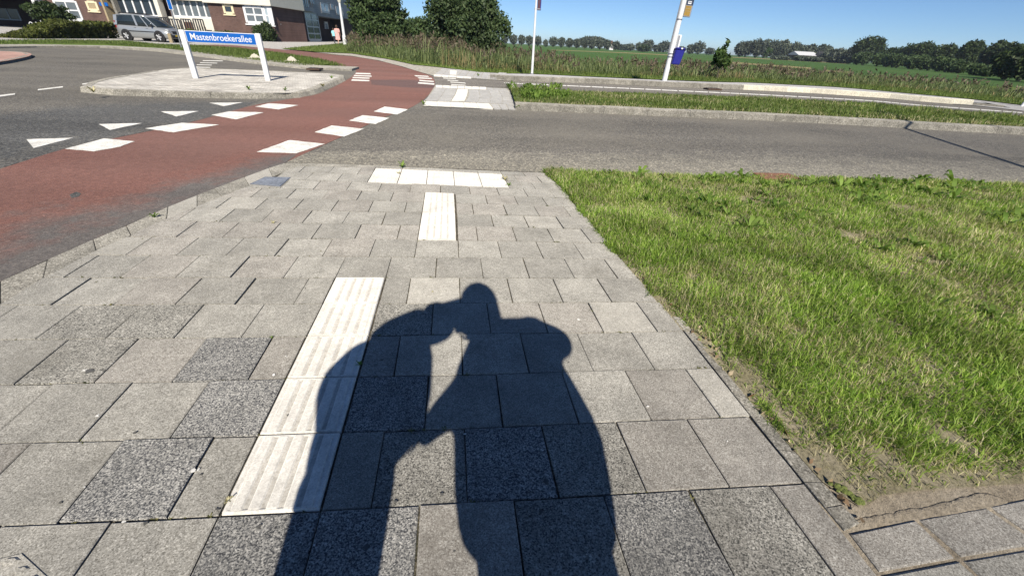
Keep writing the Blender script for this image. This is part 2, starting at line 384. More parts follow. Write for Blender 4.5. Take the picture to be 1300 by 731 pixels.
M['cast_iron'] = m_plain('cast_iron', (.10, .065, .045), .75, .35, 30, bump=.4)
M['rust'] = m_plain('rusty_iron', (.20, .10, .065), .8, .3, 18, bump=.4)
M['wood'] = m_plain('weathered_wood', (.42, .34, .21), .8, .2, 12)
M['block'] = m_plain('concrete_block', (.60, .56, .47), .85, .12, 8, bump=.3)
M['steel_plate'] = m_speckle('steel_cover_plate', [(.3, (.24, .26, .29)), (.7, (.34, .365, .40))], 60, .12, .0, .1, (.2, .2, .2), .55)
def m_glass(name, c, rough=.08):
    t = NT(name); return t.out(t.ramp(t.noise(.7, 3), [(.3, tuple(x * .6 for x in c)), (.7, c)]), rough, None, .6)
M['glass_dark'] = m_glass('dark_window_glass', (.030, .040, .052))
M['glass_grey'] = m_glass('curtained_glass', (.16, .185, .20), .15)
M['glass_green'] = m_glass('greenish_glass', (.075, .095, .075), .12)
M['glass_pale'] = m_glass('pale_window_glass', (.42, .50, .55), .12)
def m_brick(name, c1, c2, mortar, tangent):
    t = NT(name); mp = t.n.new('ShaderNodeVectorMath'); mp.operation = 'DOT_PRODUCT'; t.l.new(t.pos, mp.inputs[0]); mp.inputs[1].default_value = (tangent[0], tangent[1], 0)
    sp = t.n.new('ShaderNodeSeparateXYZ'); t.l.new(t.pos, sp.inputs[0]); cb = t.n.new('ShaderNodeCombineXYZ')
    t.l.new(mp.outputs['Value'], cb.inputs[0]); t.l.new(sp.outputs['Z'], cb.inputs[1])
    b = t.n.new('ShaderNodeTexBrick'); b.inputs['Scale'].default_value = 1.; b.inputs['Brick Width'].default_value = .22; b.inputs['Row Height'].default_value = .065
    b.inputs['Mortar Size'].default_value = .006; b.inputs['Color1'].default_value = lin(c1); b.inputs['Color2'].default_value = lin(c2); b.inputs['Mortar'].default_value = lin(mortar)
    t.l.new(cb.outputs[0], b.inputs['Vector'])
    col = t.val(b.outputs['Color'], t.rng_(t.noise(.7, 5, .6), .8, 1.2, .3, .7))
    return t.out(col, .85, t.bump(b.outputs['Fac'], -.3, .006), .2)

# ================================================================== GROUND
Z_ROAD, Z_RED, Z_MARK = -.020, -.016, -.012
def ground_poly(name, V, m, kind='structure'):
    bm = bmesh.new(); f = bm.faces.new([bm.verts.new(v) for v in V]); f.normal_update()
    if f.normal.z < 0: f.normal_flip()
    bmesh.ops.triangulate(bm, faces=[f]); o = bm_obj(name, bm, m); o['kind'] = kind
    return o
ground_poly('terrain', [(-2500, -300, -.12), (2500, -300, -.12), (2500, 3500, -.12), (-2500, 3500, -.12)], M['field'])
# the asphalt carries everything else between the verges
road_px = [(-330, 52), (-120, 58), (0, 62), (60, 60.5), (125, 61), (200, 66), (269, 74), (315, 80.5), (385, 88), (447, 90.5), (470, 84), (545, 92), (617, 100), (720, 104), (900, 112), (1061, 120), (1188, 130), (1300, 140), (1480, 157)]
road = ground_poly('road', [G(x, y, Z_ROAD) for x, y in road_px] + [(30, 6, Z_ROAD), (18, -3, Z_ROAD), (8, -6, Z_ROAD), (-9, -6, Z_ROAD), (-14, 2, Z_ROAD)], M['asphalt'])
# newer, darker asphalt in the side road in front of the island
wear_strip('road_patch', [([(-60, 152), (0, 139), (120, 128), (250, 126.5), (330, 127.5)], 0.), ([(-60, 163), (0, 150), (120, 138), (250, 133), (322, 131)], .9), ([(-60, 185), (0, 182), (110, 165), (235, 147), (308, 137)], 1.), ([(-60, 231), (0, 213), (142, 176), (239, 156), (325, 133.4)], .55)], Z_ROAD + .003, M['patch_wear'], road)
bus = sheet('bus_lane', [(551, 111), (550, 98), (598, 100), (617, 101), (644, 103.4), (720, 105.8), (780, 107.8), (840, 110.8), (900, 113), (1006, 117.5), (1061, 121), (1110, 124.6), (1188, 131.4), (1300, 141.5), (1420, 155), (1440, 166), (1300, 147.5), (1200, 139), (1110, 131), (1000, 125), (900, 120.5), (780, 116), (700, 113), (648, 110.5)], Z_ROAD + .003, M['bus_asphalt'], None, 'structure')

wear_strip('road_edge', [([(400, 190), (560, 186), (700, 189), (900, 190), (1100, 192), (1300, 200), (1480, 212)], 0.), ([(381, 197), (560, 199), (700, 205), (900, 208), (1100, 211), (1300, 220), (1480, 236)], .75), ([(362, 207), (500, 210.5), (700, 219.5), (870, 225), (1100, 230), (1300, 237), (1480, 262)], 1.)], Z_ROAD + .003, M['edge_wear'], road)
# ---- red cycle path
red_left = catmull([(-90, 243), (0, 214.5), (82, 189), (142, 176.3), (239, 156.2), (291, 141.8), (325, 133.2), (376, 124.5), (405, 119), (440, 102), (452, 91), (444.6, 86), (426, 82.6), (403, 75), (361.5, 68.6), (329, 64.9), (301, 61.5), (269, 59.3), (246, 58.2), (200, 57)], 3)
red_right = catmull([(200, 55.6), (246, 56.4), (276, 56.7), (301.5, 57.8), (329, 60.2), (361.5, 63.3), (396, 66.5), (431, 70.6), (446, 71.7), (481, 77.5), (511, 85.4), (538.5, 93.5), (550, 99), (551, 111), (538.5, 126), (517.7, 138.5), (488, 149), (440, 171), (400, 189), (361, 207)], 4)
kerb_out = [(361, 207), (341, 214), (272, 240), (213, 264), (160, 287), (118, 305), (60, 330), (0, 358), (-90, 405)]
cyc = sheet('cycle_path', [tuple(p) for p in red_left] + [tuple(p) for p in red_right] + kerb_out[1:], Z_RED, M['red'], None, 'structure')
sheet('worn_strip', [(470, 101.5), (472, 107.5), (520, 111.5), (552, 112), (551, 104.5), (520, 101.5)], Z_RED + .002, M['red_dark'], cyc)
wear_strip('worn_strip', [([(-90, 300), (0, 268), (120, 240), (220, 218), (330, 190), (395, 182)], 0.), ([(-90, 352), (0, 312), (120, 275), (220, 242), (310, 215), (376, 197)], .62), ([(-90, 404.5), (0, 357.5), (60, 329.5), (118, 304.5), (213, 263.5), (272, 239.5), (341, 213.5), (362, 206.8)], 1.)], Z_RED + .002, M['red_wear'], cyc)
sheet('tar_stain', [(88, 247), (97, 243.5), (103, 245.5), (100, 249.5), (91, 251.5)], Z_RED + .003, M['asphalt_dark'], cyc)

# ---- painted markings
def marks(parent, quads, z=Z_MARK):
    for q in quads: 
        g_ = [G(x, y, z)[:2] for x, y in q]; r_ = []; big = abs(poly_area(g_)) > .12
        for a, b in zip(g_, g_[1:] + g_[:1]):
            k = max(1, int(np.linalg.norm(b - a) / .07)) if big else 1
            for i in range(k): r_.append(tuple(a + (b - a) * i / k + (rng.normal(0, .0045, 2) if i else 0)))
        slab('road_marking', r_, z, z - .003, M['paint'], parent)
marks(cyc, [[(83, 188.8), (131.7, 175.8), (171, 179.5), (153, 186), (119.7, 192)], [(184.7, 163), (231, 156), (277.7, 158.3), (220.6, 168)],
            [(268.5, 146), (290.7, 141.6), (334.5, 142.8), (300, 151.5)], [(324, 135.4), (342, 131.3), (378.6, 133.7), (354, 139)],
            [(326, 192.8), (367.6, 178), (412, 182.6), (376, 194.5)], [(399.7, 167.8), (421, 159.4), (462, 163.7), (437.4, 173.4)],
            [(443.3, 153.1), (460.4, 146.4), (494.2, 149.8), (476.8, 157.6)], [(474.5, 141.6), (488.3, 135.5), (517.8, 139), (504.7, 145.4)]])
marks(cyc, [[(452, 92.6), (470, 93.2), (471, 94.8), (451, 94.2)], [(449.5, 95.4), (471.5, 96.3), (472, 97.6), (449, 96.9)], [(448, 98), (469.5, 98.9), (469, 100.2), (447.4, 99.5)], [(446.8, 100.8), (469, 101.9), (468.6, 103.4), (446, 102.6)],
            [(526, 95.8), (543, 96.6), (545, 97.9), (528, 97.2)], [(530, 98.5), (547.5, 99.2), (549, 100.6), (532, 99.9)], [(532.4, 101.5), (550.5, 103), (551, 104.4), (532.6, 103.2)], [(531, 104.6), (551.5, 106), (551, 107.8), (530.5, 106.2)]])
marks(road, [[(33.5, 176.8), (93.4, 174.9), (42.7, 188)], [(125.5, 157.6), (180, 156.4), (140, 165)], [(204.5, 141.6), (252, 141.2), (224, 148)], [(266, 130.6), (307.8, 130.2), (283.9, 134.9)]], Z_ROAD + .006)
marks(road, [[(-30, 124.5), (19, 118.6), (19.5, 120.2), (-30, 127)], [(48, 113.4), (80, 109.7), (80, 111.2), (48, 115)], [(104, 106.4), (131, 102.6), (131.5, 104), (105, 107.8)], [(146.5, 100.6), (158, 98.9), (158.5, 100.4), (147, 101.9)],
             [(181, 95.8), (192, 94.4), (192, 95.5), (181, 96.8)], [(208.5, 90.8), (224, 89.4), (224.5, 90.3), (209, 91.8)],
             [(226, 87.4), (257, 88.4), (256.5, 89.6), (225.6, 88.7)], [(246, 84.9), (267, 85.4), (266.6, 86.3), (245.7, 85.9)], [(250, 82), (269, 82.5), (268.7, 83.3), (249.6, 82.8)], [(254, 79.5), (276, 80), (275.7, 80.8), (253.6, 80.3)], [(257.7, 76.8), (283, 77.3), (282.7, 78), (257.3, 77.6)]], Z_ROAD + .006)
zz = [[(562.7, 98.9), (578.5, 99.8), (579, 100.7), (563, 99.8)], [(568, 101.7), (581.5, 102.4), (582, 103.2), (568.3, 102.5)], [(572, 104), (590.5, 105.2), (591.5, 106.2), (572, 104.9)], [(573, 107), (590.5, 108), (591.5, 109), (573, 108)]]
marks(bus, zz, Z_ROAD + .006)
ln = catmull([(640, 105.4), (720, 109), (800, 112.5), (900, 117.2), (964, 120.2), (1045, 124.6), (1110, 128.4), (1172, 134), (1300, 143.3)], 5)
for k in range(0, len(ln) - 1):
    a, b = ln[k], ln[k+1]; e = a + (b - a) * .93
    marks(bus, [[(a[0], a[1] - .45), (e[0], e[1] - .45), (e[0], e[1] + .45), (a[0], a[1] + .45)]], Z_ROAD + .006)

# ================================================================== NEAR PAVEMENT, tile by tile
WARP = np.array([[0.01097, -0.03508], [0.01739, -0.11595], [0.00605, -0.07529], [-0.01026, -0.01622], [-0.01974, -0.09136], [-0.00106, -0.04437], [-0.0376, -0.0594], [-0.02172, 0.00064], [-0.06094, -0.02718], [-0.02336, -0.00277]])
def TG(X, n):
    u, v = X / 6., (n - 5) / 8.
    b = np.array([u**i * v**j for i in range(4) for j in range(4) if i + j <= 3])
    return np.array([X, n]) * .3 + b @ WARP
pave_left = [(0, 385), (54, 352), (122, 317), (166, 297), (211, 277.5), (250, 261.5), (282, 248.5), (317, 235), (346, 223.5), (378, 210.5)]
pave_right = [(689, 217.5), (725, 249), (742.7, 272), (757.7, 288), (772, 306.8), (791, 328), (810.5, 352.7), (837.5, 383.7), (868, 420), (906.5, 468.4), (954, 528.7), (1020.6, 612), (1070, 671), (1108, 719.5), (1150, 775)]
lp = [G(-130, 468)] + [G(x, y) for x, y in pave_left]
rp = [G(x, y) for x, y in pave_right]
top_line = [G(378, 210.8), G(520, 212.6), G(689, 219.4)]
bed = ground_poly('pavement', [tuple(p[:2]) + (-.0105,) for p in ([np.array([-1.9, -2.2, 0])] + lp[:1] + [G(x, y) for x, y in kerb_out[::-1][1:]] + [G(500, 209.8), G(640, 217.8), G(700, 218.5)] + rp[1:] + [np.array([3.0, -2.2, 0])])], M['sand'])
lpoly = lp; 
def clip_tile(poly):
    cx = sum(p[0] for p in poly) / len(poly); cyy = sum(p[1] for p in poly) / len(poly)
    for i in range(len(rp) - 1):                     # right edge: keep the left
        a, b = rp[i+1], rp[i]                        # walking away from the camera the pavement lies to the left
        if min(a[1], b[1]) - .35 < cyy < max(a[1], b[1]) + .35: poly = clip(poly, a, b)
        if len(poly) < 3: return []
    for i in range(len(lpoly) - 1):
        a, b = lpoly[i+1], lpoly[i]
        if min(a[1], b[1]) - .45 < cyy < max(a[1], b[1]) + .45: poly = clip(poly, a, b)
        if len(poly) < 3: return []
    for i in range(len(top_line) - 1):
        a, b = top_line[i+1], top_line[i]
        poly = clip(poly, a, b)
        if len(poly) < 3: return []
    return poly
DARK = {(1, -1), (0, -1.5), (-1, 0), (-1, 1), (2, -1.5), (1, 1), (0, 2.5), (-1, 4), (-1, -3)}
MED = {(3, -4), (3, -3), (2, -3.5), (0, 3.5), (-1, 5), (3, 1), (0, .5 + 1), (-1, 3), (-2, 2.5), (-2, 4.5)}
PALE = {(8, 4.5), (3, 5), (1, 6), (4, 1.5), (9, -4)}
GUIDE = [(0, 4, 0., 1.), (7, 10, 1.5, 2.5), (12, 13, -.5, 4.5)]
def cells(n):
    off = 0. if n % 2 else .5
    xs = [off + k for k in range(-11, 12)]
    out = []
    cuts = [(a, b) for (n0, n1, a, b) in GUIDE if n0 <= n <= n1]
    for x in xs:
        segs = [(x, x + 1)]
        for a, b in cuts:
            ns = []
            for s0, s1 in segs:
                if s1 <= a or s0 >= b: ns.append((s0, s1)); continue
                if s0 < a: ns.append((s0, a))
                if s1 > b: ns.append((b, s1))
            segs = ns
        out += [(s0, s1, x) for s0, s1 in segs if s1 - s0 > .08]
    return out
for n in range(-4, 15):
    for x0, x1, key in cells(n):
        q = [TG(x0, n), TG(x1, n), TG(x1, n + 1), TG(x0, n + 1)]
        jit = rng.normal(0, .0012, (4, 2)); q = [tuple(a + b) for a, b in zip(q, jit)]
        p = clip_tile(q)
        p = dedupe(p)
        if len(p) < 3 or abs(poly_area(p)) < .0035: continue
        if poly_area(p) < 0: p = p[::-1]
        p2 = inset(p, .0028)
        if p2 is None: continue
        k = (n, key)
        r = rng.random()
        m = M['tile_dark'] if k in DARK else M['tile_medium'] if k in MED else M['tile_pale'] if k in PALE or r < .03 else M['tile_pink'] if r < .26 else M['tile']
        slab('paving_tile', p2, rng.normal(-.0005, .0012), -.04, m, bed, .0034, rng.normal(0, .004, 2))

def ribbed_tile(c, nrib=5, nm='guide_tile'):
    """ribs run away from the camera; c = four corners (left near, right near, right far, left far)"""
    c = [np.array(p) for p in c]; W = lambda a, b: (c[0] * (1-a) + c[1] * a) * (1-b) + (c[3] * (1-a) + c[2] * a) * b
    prof = [(.012, -.006), (.022, .003), (.05, .003)]
    for i in range(nrib):
        s = .055 + i * (.89 / nrib); w = .89 / nrib
        prof += [(s + .16 * w, .0), (s + .26 * w, .0045), (s + .78 * w, .0045), (s + .88 * w, .0)]
    prof += [(.955, .003), (.978, .003), (.988, -.006)]
    rows = [(.012, -.006, 0), (.022, 0, 0), (.034, 0, 0), (.045, 0, 1), (.955, 0, 1), (.966, 0, 0), (.978, 0, 0), (.988, -.006, 0)]
    V = []; F = []; k = len(prof)
    for b, dz, on in rows:
        for a, z in prof:
            p = W(a, b); zz_ = (z if z < 0 else .003) if not on else z
            V.append((p[0], p[1], .0015 + min(zz_, dz) if dz < 0 or zz_ < 0 else .0015 + zz_))
    for r in range(len(rows) - 1):
        for i in range(k - 1): F.append([r*k + i, r*k + i + 1, (r+1)*k + i + 1, (r+1)*k + i])
    # sides
    base = len(V)
    ring = list(range(k)) + [r*k + k - 1 for r in range(1, len(rows))] + [(len(rows)-1)*k + i for i in range(k - 2, -1, -1)] + [r*k for r in range(len(rows) - 2, 0, -1)]
    for i in ring: V.append((V[i][0], V[i][1], -.04))
    L = len(ring)
    for i in range(L): F.append([ring[i], base + i, base + (i+1) % L, ring[(i+1) % L]])
    o = mesh_obj(nm, V, F, M['guide'], bed); o.data.materials.append(M['groove'])
    for f in o.data.polygons:
        vs = [V[i] for i in f.vertices]
        if max(v[2] for v in vs) < .0025 and min(v[2] for v in vs) > -.002: f.material_index = 1
    return o
for n in range(0, 5): ribbed_tile([TG(0.01, n), TG(.985, n), TG(.985, n + 1), TG(0.01, n + 1)])
for n in range(7, 11): ribbed_tile([TG(1.5, n), TG(2.46, n), TG(2.46, n + 1), TG(1.5, n + 1)])
def stud_tile(c, k=6, m=None, inset_=.012, hgt=.0045, parent=None, z=.0015, nm='stud_tile'):
    c = [np.array(p) for p in c]; W = lambda a, b: (c[0] * (1-a) + c[1] * a) * (1-b) + (c[3] * (1-a) + c[2] * a) * b
    V = []; F = []
    for e, zz_ in ((inset_ * 1.9, z), (inset_, z - .005), (inset_, z - .045)):
        for a, b in ((e, e), (1-e, e), (1-e, 1-e), (e, 1-e)): V.append((*W(a, b), zz_))
    F.append([0, 1, 2, 3])
    for l in (0, 4):
        for i in range(4): F.append([l + i, l + 4 + i, l + 4 + (i+1) % 4, l + (i+1) % 4])
    s = 1. / k
    for i in range(k):
        for j in range(k):
            ca, cb = (i + .5) * s, (j + .5) * s; b0 = len(V)
            for rad, zz_ in ((.32 * s, z + .0004), (.20 * s, z + hgt)):
                for q in range(6):
                    V.append((*W(ca + rad * math.cos(q * math.pi / 3), cb + rad * math.sin(q * math.pi / 3)), zz_))
            F.append(list(range(b0 + 6, b0 + 12)))
            for q in range(6): F.append([b0 + q, b0 + (q+1) % 6, b0 + 6 + (q+1) % 6, b0 + 6 + q])
    return mesh_obj(nm, V, F, m or M['guide'], parent or bed)
for n in (12, 13):
    for x in range(5): stud_tile([TG(x - .5, n), TG(x + .5, n), TG(x + .5, n + 1), TG(x - .5, n + 1)])
# the turned stud tile in the near left corner
stud_tile([G(-150, 745)[:2], G(-10, 880)[:2], G(72, 741)[:2], G(29, 702)[:2]], 4, M['tile_pale'], .006, .004, z=.0025)

# ---- kerb stones along the cycle path (worn, flush)
ko = catmull([(-90, 405), (0, 356), (60, 329), (118, 303.5), (160, 286), (213, 262), (250, 247), (272, 239), (310, 224.5), (341, 213), (361, 206.8)], 1)
ki = catmull([(-90, 442), (0, 387), (54, 354), (122, 318), (166, 298), (211, 278.5), (250, 262.5), (282, 249.5), (317, 236), (346, 224), (378, 211)], 1)
for i in range(len(ko) - 1):
    q = [G(*ko[i]), G(*ko[i+1]), G(*ki[i+1]), G(*ki[i])]
    p = inset([tuple(v[:2]) for v in (q if poly_area([v[:2] for v in q]) > 0 else q[::-1])], .002)
    if p: slab('kerb_stone', p, -.003 + rng.normal(0, .001), -.06, M['tile_pale'] if i in (5, 8) else M['kerb_near'], bed, .003)
# row of kerb stones between the tiles and the main road
ta = catmull([(362, 206.6), (420, 207.6), (500, 210.2), (570, 213.6), (640, 217.2), (700, 219)], 2); tb = catmull([(378, 210.6), (430, 211), (500, 212.6), (570, 216), (640, 219.6), (694, 221)], 2)
for i in range(len(ta) - 1):
    q = [G(*ta[i]), G(*ta[i+1]), G(*tb[i+1]), G(*tb[i])]; q = [tuple(v[:2]) for v in q]
    if poly_area(q) < 0: q = q[::-1]
    slab('kerb_stone', q, -.006, -.06, M['kerb_near'], bed)
# edging stones along the lawn, half buried
re = catmull([(689, 217), (742.7, 271.5), (791, 327.5), (837.5, 383), (868, 419.5), (906.5, 468), (954, 528.4), (1020.6, 611.6), (1072, 673)], 2)
ro = catmull([(695, 217), (750, 271), (799, 327), (847, 383), (880, 421), (920, 470), (973, 532), (1044, 612), (1092, 664)], 2)
for i in range(len(re) - 1):
    q = [G(*re[i]), G(*re[i+1]), G(*ro[i+1]), G(*ro[i])]; q = [tuple(v[:2]) for v in q]
    if poly_area(q) < 0: q = q[::-1]
    p = inset(q, .001)
    if p and re[i][1] > 400: slab('edging_stone', p, .001 + rng.normal(0, .001), -.06, M['kerb_near'], bed, .003)
# second paved area, lower right corner: larger joints, sunk a little
corner = [[(1078, 676), (1161.5, 658), (1214.6, 708.5), (1117, 726)], [(1164.5, 657.3), (1251.5, 642), (1322, 690), (1222, 707)], [(1119, 729), (1217, 710), (1290, 775), (1168, 800)], [(1094, 661), (1121, 633), (1188, 626), (1240, 640)],
          [(1255, 641), (1330, 626), (1420, 668), (1326, 689)], [(1222, 709.5), (1324, 692), (1420, 760), (1296, 780)]]
for q in corner:
    p = [tuple(G(*v)[:2]) for v in q]
    if poly_area(p) < 0: p = p[::-1]
    p = inset(p, .003)
    slab('paving_tile', p, -.0005 + rng.normal(0, .001), -.05, M['tile'] if rng.random() < .5 else M['tile_pink'], bed, .005)
ground_poly('sand', [tuple(G(x, y)[:2]) + (-.0065,) for x, y in [(1030, 590), (1092, 628), (1200, 600), (1420, 565), (1700, 640), (1700, 900), (1100, 900)]], M['sandy'])
# sand washed over the joint
bm = bmesh.new()
for k in range(26):
    a = k / 25; c = G(1100 + 160 * a, 664 - 30 * a + rng.normal(0, 1.0)); r = .012 + .010 * rng.random() + .014 * a
    add_ball(bm, (c[0], c[1], -.006), r, (1.9, .9, .10), 2)
bm_obj('sand_ridge', bm, M['sandy'], None, True)['kind'] = 'stuff'

# gum, droppings and stains lying on the tiles
def stain(px, r, m, el=1.):
    c = G(*px); a0 = rng.random() * 6.28
    P = [(c[0] + r * (.4 + .9 * rng.random()) * math.cos(a) * el, c[1] + r * (.4 + .9 * rng.random()) * math.sin(a)) for a in np.linspace(0, 2 * math.pi, 13)[:-1]]
    slab('stain', P, .0028, .0005, m, bed)
M['gum'] = m_plain('old_gum', (.10, .098, .092), .8, .25, 60); M['dropping'] = m_plain('bird_dropping', (.62, .61, .58), .8, .15, 60)
stain((113, 471), .016, M['gum'], 1.5); stain((108, 470), .006, M['dropping'], 1.6); stain((245, 598), .009, M['dropping'], 1.3); stain((252, 596), .006, M['dropping'], .8); stain((172, 549), .006, M['gum']); stain((693, 611), .011, M['gum']); stain((366, 527), .006, M['gum'])
for k in range(46):
    x, y = 60 + 900 * rng.random(), 235 + 470 * rng.random() ** .8
    g_ = G(x, y)
    if g_[0] < np.interp(g_[1], [p[1] for p in rp[::-1]], [p[0] for p in rp[::-1]]) - .05 and x > 420 - 1.0 * (y - 230): stain((x, y), .0025 + .005 * rng.random() ** 3, M['gum'] if rng.random() < .7 else M['dropping'], .8 + .8 * rng.random())
# utility cover set in the tiles
t = empty('utility_cover', G(344, 230), 'blue-grey steel cover plate set between the tiles beside the red path', 'cover')
p = [tuple(G(*v)[:2] - G(344, 230)[:2]) for v in [(319, 233.6), (337, 225.2), (368, 225.6), (355, 236.6)]]
if poly_area(p) < 0: p = p[::-1]
slab('cover_plate', p, .005, -.03, M['steel_plate'], t, .004); slab('cover_frame', [tuple(np.array(v) * 1.07) for v in p], .0028, -.03, M['grey_metal'], t)

# ================================================================== REFUGE between the main road and the bus lane
ref_px = [(536, 134.6), (545, 120), (552.5, 108.6), (600, 110.4), (645, 112.6), (652, 124), (656, 139), (600, 137.6)]
refuge = ground_poly('refuge', [G(x, y, -.004) for x, y in ref_px], M['kerb'])
def quadgrid(tl, tr, br, bl, nx, ny, fn, curve=0.):
    tl, tr, br, bl = map(np.array, (tl, tr, br, bl))
    def W(a, b): return (tl * (1-a) + tr * a) * (1-b) + (bl * (1-a) + br * a) * b + np.array([curve * math.sin(math.pi * b), 0])
    for j in range(ny):
        for i in range(nx): fn([W(i/nx, j/ny), W((i+1)/nx, j/ny), W((i+1)/nx, (j+1)/ny), W(i/nx, (j+1)/ny)], i, j)
def slab_px(q, m, parent, z=.004, nm='paving_slab', ins=.008):
    p = [tuple(G(*v)[:2]) for v in q]
    if poly_area(p) < 0: p = p[::-1]
    p = inset(dedupe(p), ins)
    if p: return slab(nm, p, z + rng.normal(0, .001), -.03, m, parent, .006)
quadgrid((552.8, 111.2), (580, 113.4), (572, 128.6), (538, 128.4), 2, 4, lambda q, i, j: slab_px(q, M['slab'], refuge, .004, 'paving_slab', .004), 1.)
quadgrid((594.4, 114), (644.6, 114.4), (653, 133), (590, 129.4), 4, 4, lambda q, i, j: slab_px(q, M['slab'], refuge, .004, 'paving_slab', .004), 3.)
quadgrid((622, 132), (653, 133), (655, 139), (627, 138.2), 3, 1, lambda q, i, j: slab_px(q, M['slab'], refuge))
quadgrid((618, 111.4), (644, 113), (644.6, 114.4), (618, 114.1), 3, 1, lambda q, i, j: slab_px(q, M['slab'], refuge))
quadgrid((580.6, 113.6), (594, 114), (589.6, 128.6), (573, 128.2), 1, 5, lambda q, i, j: stud_tile([G(*q[3])[:2], G(*q[2])[:2], G(*q[1])[:2], G(*q[0])[:2]], 4, M['guide'], .012, .005, refuge, .008), 1.)
quadgrid((553, 108.3), (617.6, 111), (617.6, 114), (553, 111.2), 7, 1, lambda q, i, j: slab_px(q, M['guide'], refuge, .006, 'white_slab'))
quadgrid((538, 128.9), (621, 132), (626, 138.2), (537.6, 134.2), 5, 2, lambda q, i, j: stud_tile([G(*q[3])[:2], G(*q[2])[:2], G(*q[1])[:2], G(*q[0])[:2]], 4, M['guide'], .01, .005, refuge, .008))

# ================================================================== FAR SIDEWALK and BUS PLATFORM
side_top = [(345, 61.6), (400, 66.6), (446, 68.4), (492, 75.4), (525, 82.6), (561.5, 86.3), (607.7, 92), (650, 94)]
side_bot = [(640, 102.4), (617, 101), (598, 99.6), (550, 96.2), (538, 93), (511, 84.8), (481, 77), (446, 71.2), (431, 70.2), (396, 66.2), (361.5, 63)]
sidewalk = ground_poly('sidewalk', [G(x, y, -.006) for x, y in side_top + side_bot], M['kerb'])
# slabs where they can be told apart
quadgrid((492, 75.9), (561.5, 86.8), (549, 95.6), (488, 78), 9, 2, lambda q, i, j: slab_px(q, M['walk'], sidewalk, .004, 'paving_slab', .012))
quadgrid((561.5, 86.8), (640, 93.6), (640, 101.9), (550.5, 95.4), 9, 2, lambda q, i, j: slab_px(q, M['walk'], sidewalk, .004, 'paving_slab', .012))
quadgrid((421, 68.0), (491, 75.8), (486, 77.6), (424, 69.2), 14, 1, lambda q, i, j: slab_px(q, M['walk'], sidewalk, .004, 'paving_slab', .012))
slab_px([(571, 89.8), (580, 90.3), (579.6, 95.6), (570.8, 95.0)], M['guide'], sidewalk, .012, 'white_slab')
quadgrid((550.5, 95.0), (598.5, 98.2), (598.5, 99.9), (550.5, 96.7), 5, 1, lambda q, i, j: slab_px(q, M['guide'], sidewalk, .010, 'white_slab'))
ZP = .16
plat_top = catmull([(634, 93.6), (677, 94.4), (760, 98.4), (843, 102), (900, 104.3), (953, 105.4), (1005, 108), (1061.5, 111), (1110, 115), (1147.5, 118.5), (1205, 123.7), (1238, 127), (1300, 134.4), (1420, 149)], 3)
kb = catmull([(622, 101.4), (644.6, 103), (720, 105.3), (780, 107.3), (840, 110.2), (896, 112.4), (935.5, 113.9), (1006.6, 117), (1061.5, 120.5), (1110, 124), (1139, 125.9), (1188.5, 130.9), (1234.5, 133.8), (1300, 141), (1420, 155)], 6)
kbg = [G(x, y, Z_ROAD) for x, y in kb]
def along(pts, step):
    """points every `step` metres along a ground polyline"""
    P = np.array([p[:2] for p in pts]); d = np.r_[0, np.cumsum(np.linalg.norm(np.diff(P, axis=0), axis=1))]
    s = np.arange(0, d[-1], step); s = np.append(s, d[-1]) if d[-1] - s[-1] > .15 else s; return np.stack([np.interp(s, d, P[:, 0]), np.interp(s, d, P[:, 1])], -1)
def kerb_run(name, line, step, width, z1, mats, side=1, z0=-.08, lean=.03, gap=.006):
    """individual kerb stones; `side`=+1 puts their width to the left of the line"""
    pts = along(line, step); root = None; prev = None
    stones = []
    nrm = []
    for i in range(len(pts)):
        d = pts[min(i+1, len(pts)-1)] - pts[max(i-1, 0)]; d = d / np.linalg.norm(d); nrm.append(np.array([-d[1], d[0]]) * side)
    for i in range(len(pts) - 1):
        a, b = pts[i], pts[i+1]; t = (b - a) / np.linalg.norm(b - a); a2 = a + t * gap / 2; b2 = b - t * gap / 2
        na, nb = nrm[i], nrm[i+1]; zz_ = z1 + rng.normal(0, .003); rr = .018
        P = [(a2, 0, z0), (b2, 0, z0), (b2, lean, zz_ - rr), (a2, lean, zz_ - rr), (b2, lean + rr, zz_), (a2, lean + rr, zz_), (b2, width, zz_), (a2, width, zz_), (b2, width, z0), (a2, width, z0)]
        V = [(*(p + (na if p is a2 else nb) * off), z) for p, off, z in P]
        F = [[0, 1, 2, 3], [3, 2, 4, 5], [5, 4, 6, 7], [7, 6, 8, 9], [0, 3, 5, 7, 9], [1, 8, 6, 4, 2]]
        if side < 0: F = [f[::-1] for f in F]
        stones.append((V, F, mats(i, (a + b) / 2) if callable(mats) else mats))
    for V, F, m in stones: mesh_obj(name, V, F, m, kerb_run.parent)
    return pts
kN = next(i for i, p in enumerate(kb) if p[0] > 1240)
tail_top = [p for p in plat_top if p[0] > 1205]; tail_bot = [p for p in kb if p[0] > 1205]
plat_top = [p for p in plat_top if p[0] <= 1243]; kb_all = kb; kb, kbg = kb[:kN], kbg[:kN]
plat = ground_poly('bus_platform', [G(x, y, ZP - .004) for x, y in plat_top] + [tuple(p) + (ZP - .004,) for p in offset_line(kbg, .24)[::-1]], M['walk'])
tail = ground_poly('sidewalk', [G(*p, -.004) for p in tail_top] + [G(*p, -.004) for p in tail_bot[::-1]], M['walk'])
kerb_run.parent = plat
def platmat(i, c):
    px = (c - CAM[:2]); 
    d = np.array([c[0], c[1], 0]) - CAM; x = 650 + FOC * (d @ RT) / (d @ FW)
    return M['kerb_white'] if 936 < x < 1236 else M['kerb']
kerb_run('kerb_stone', kbg, 1.0, .28, ZP, platmat, 1)
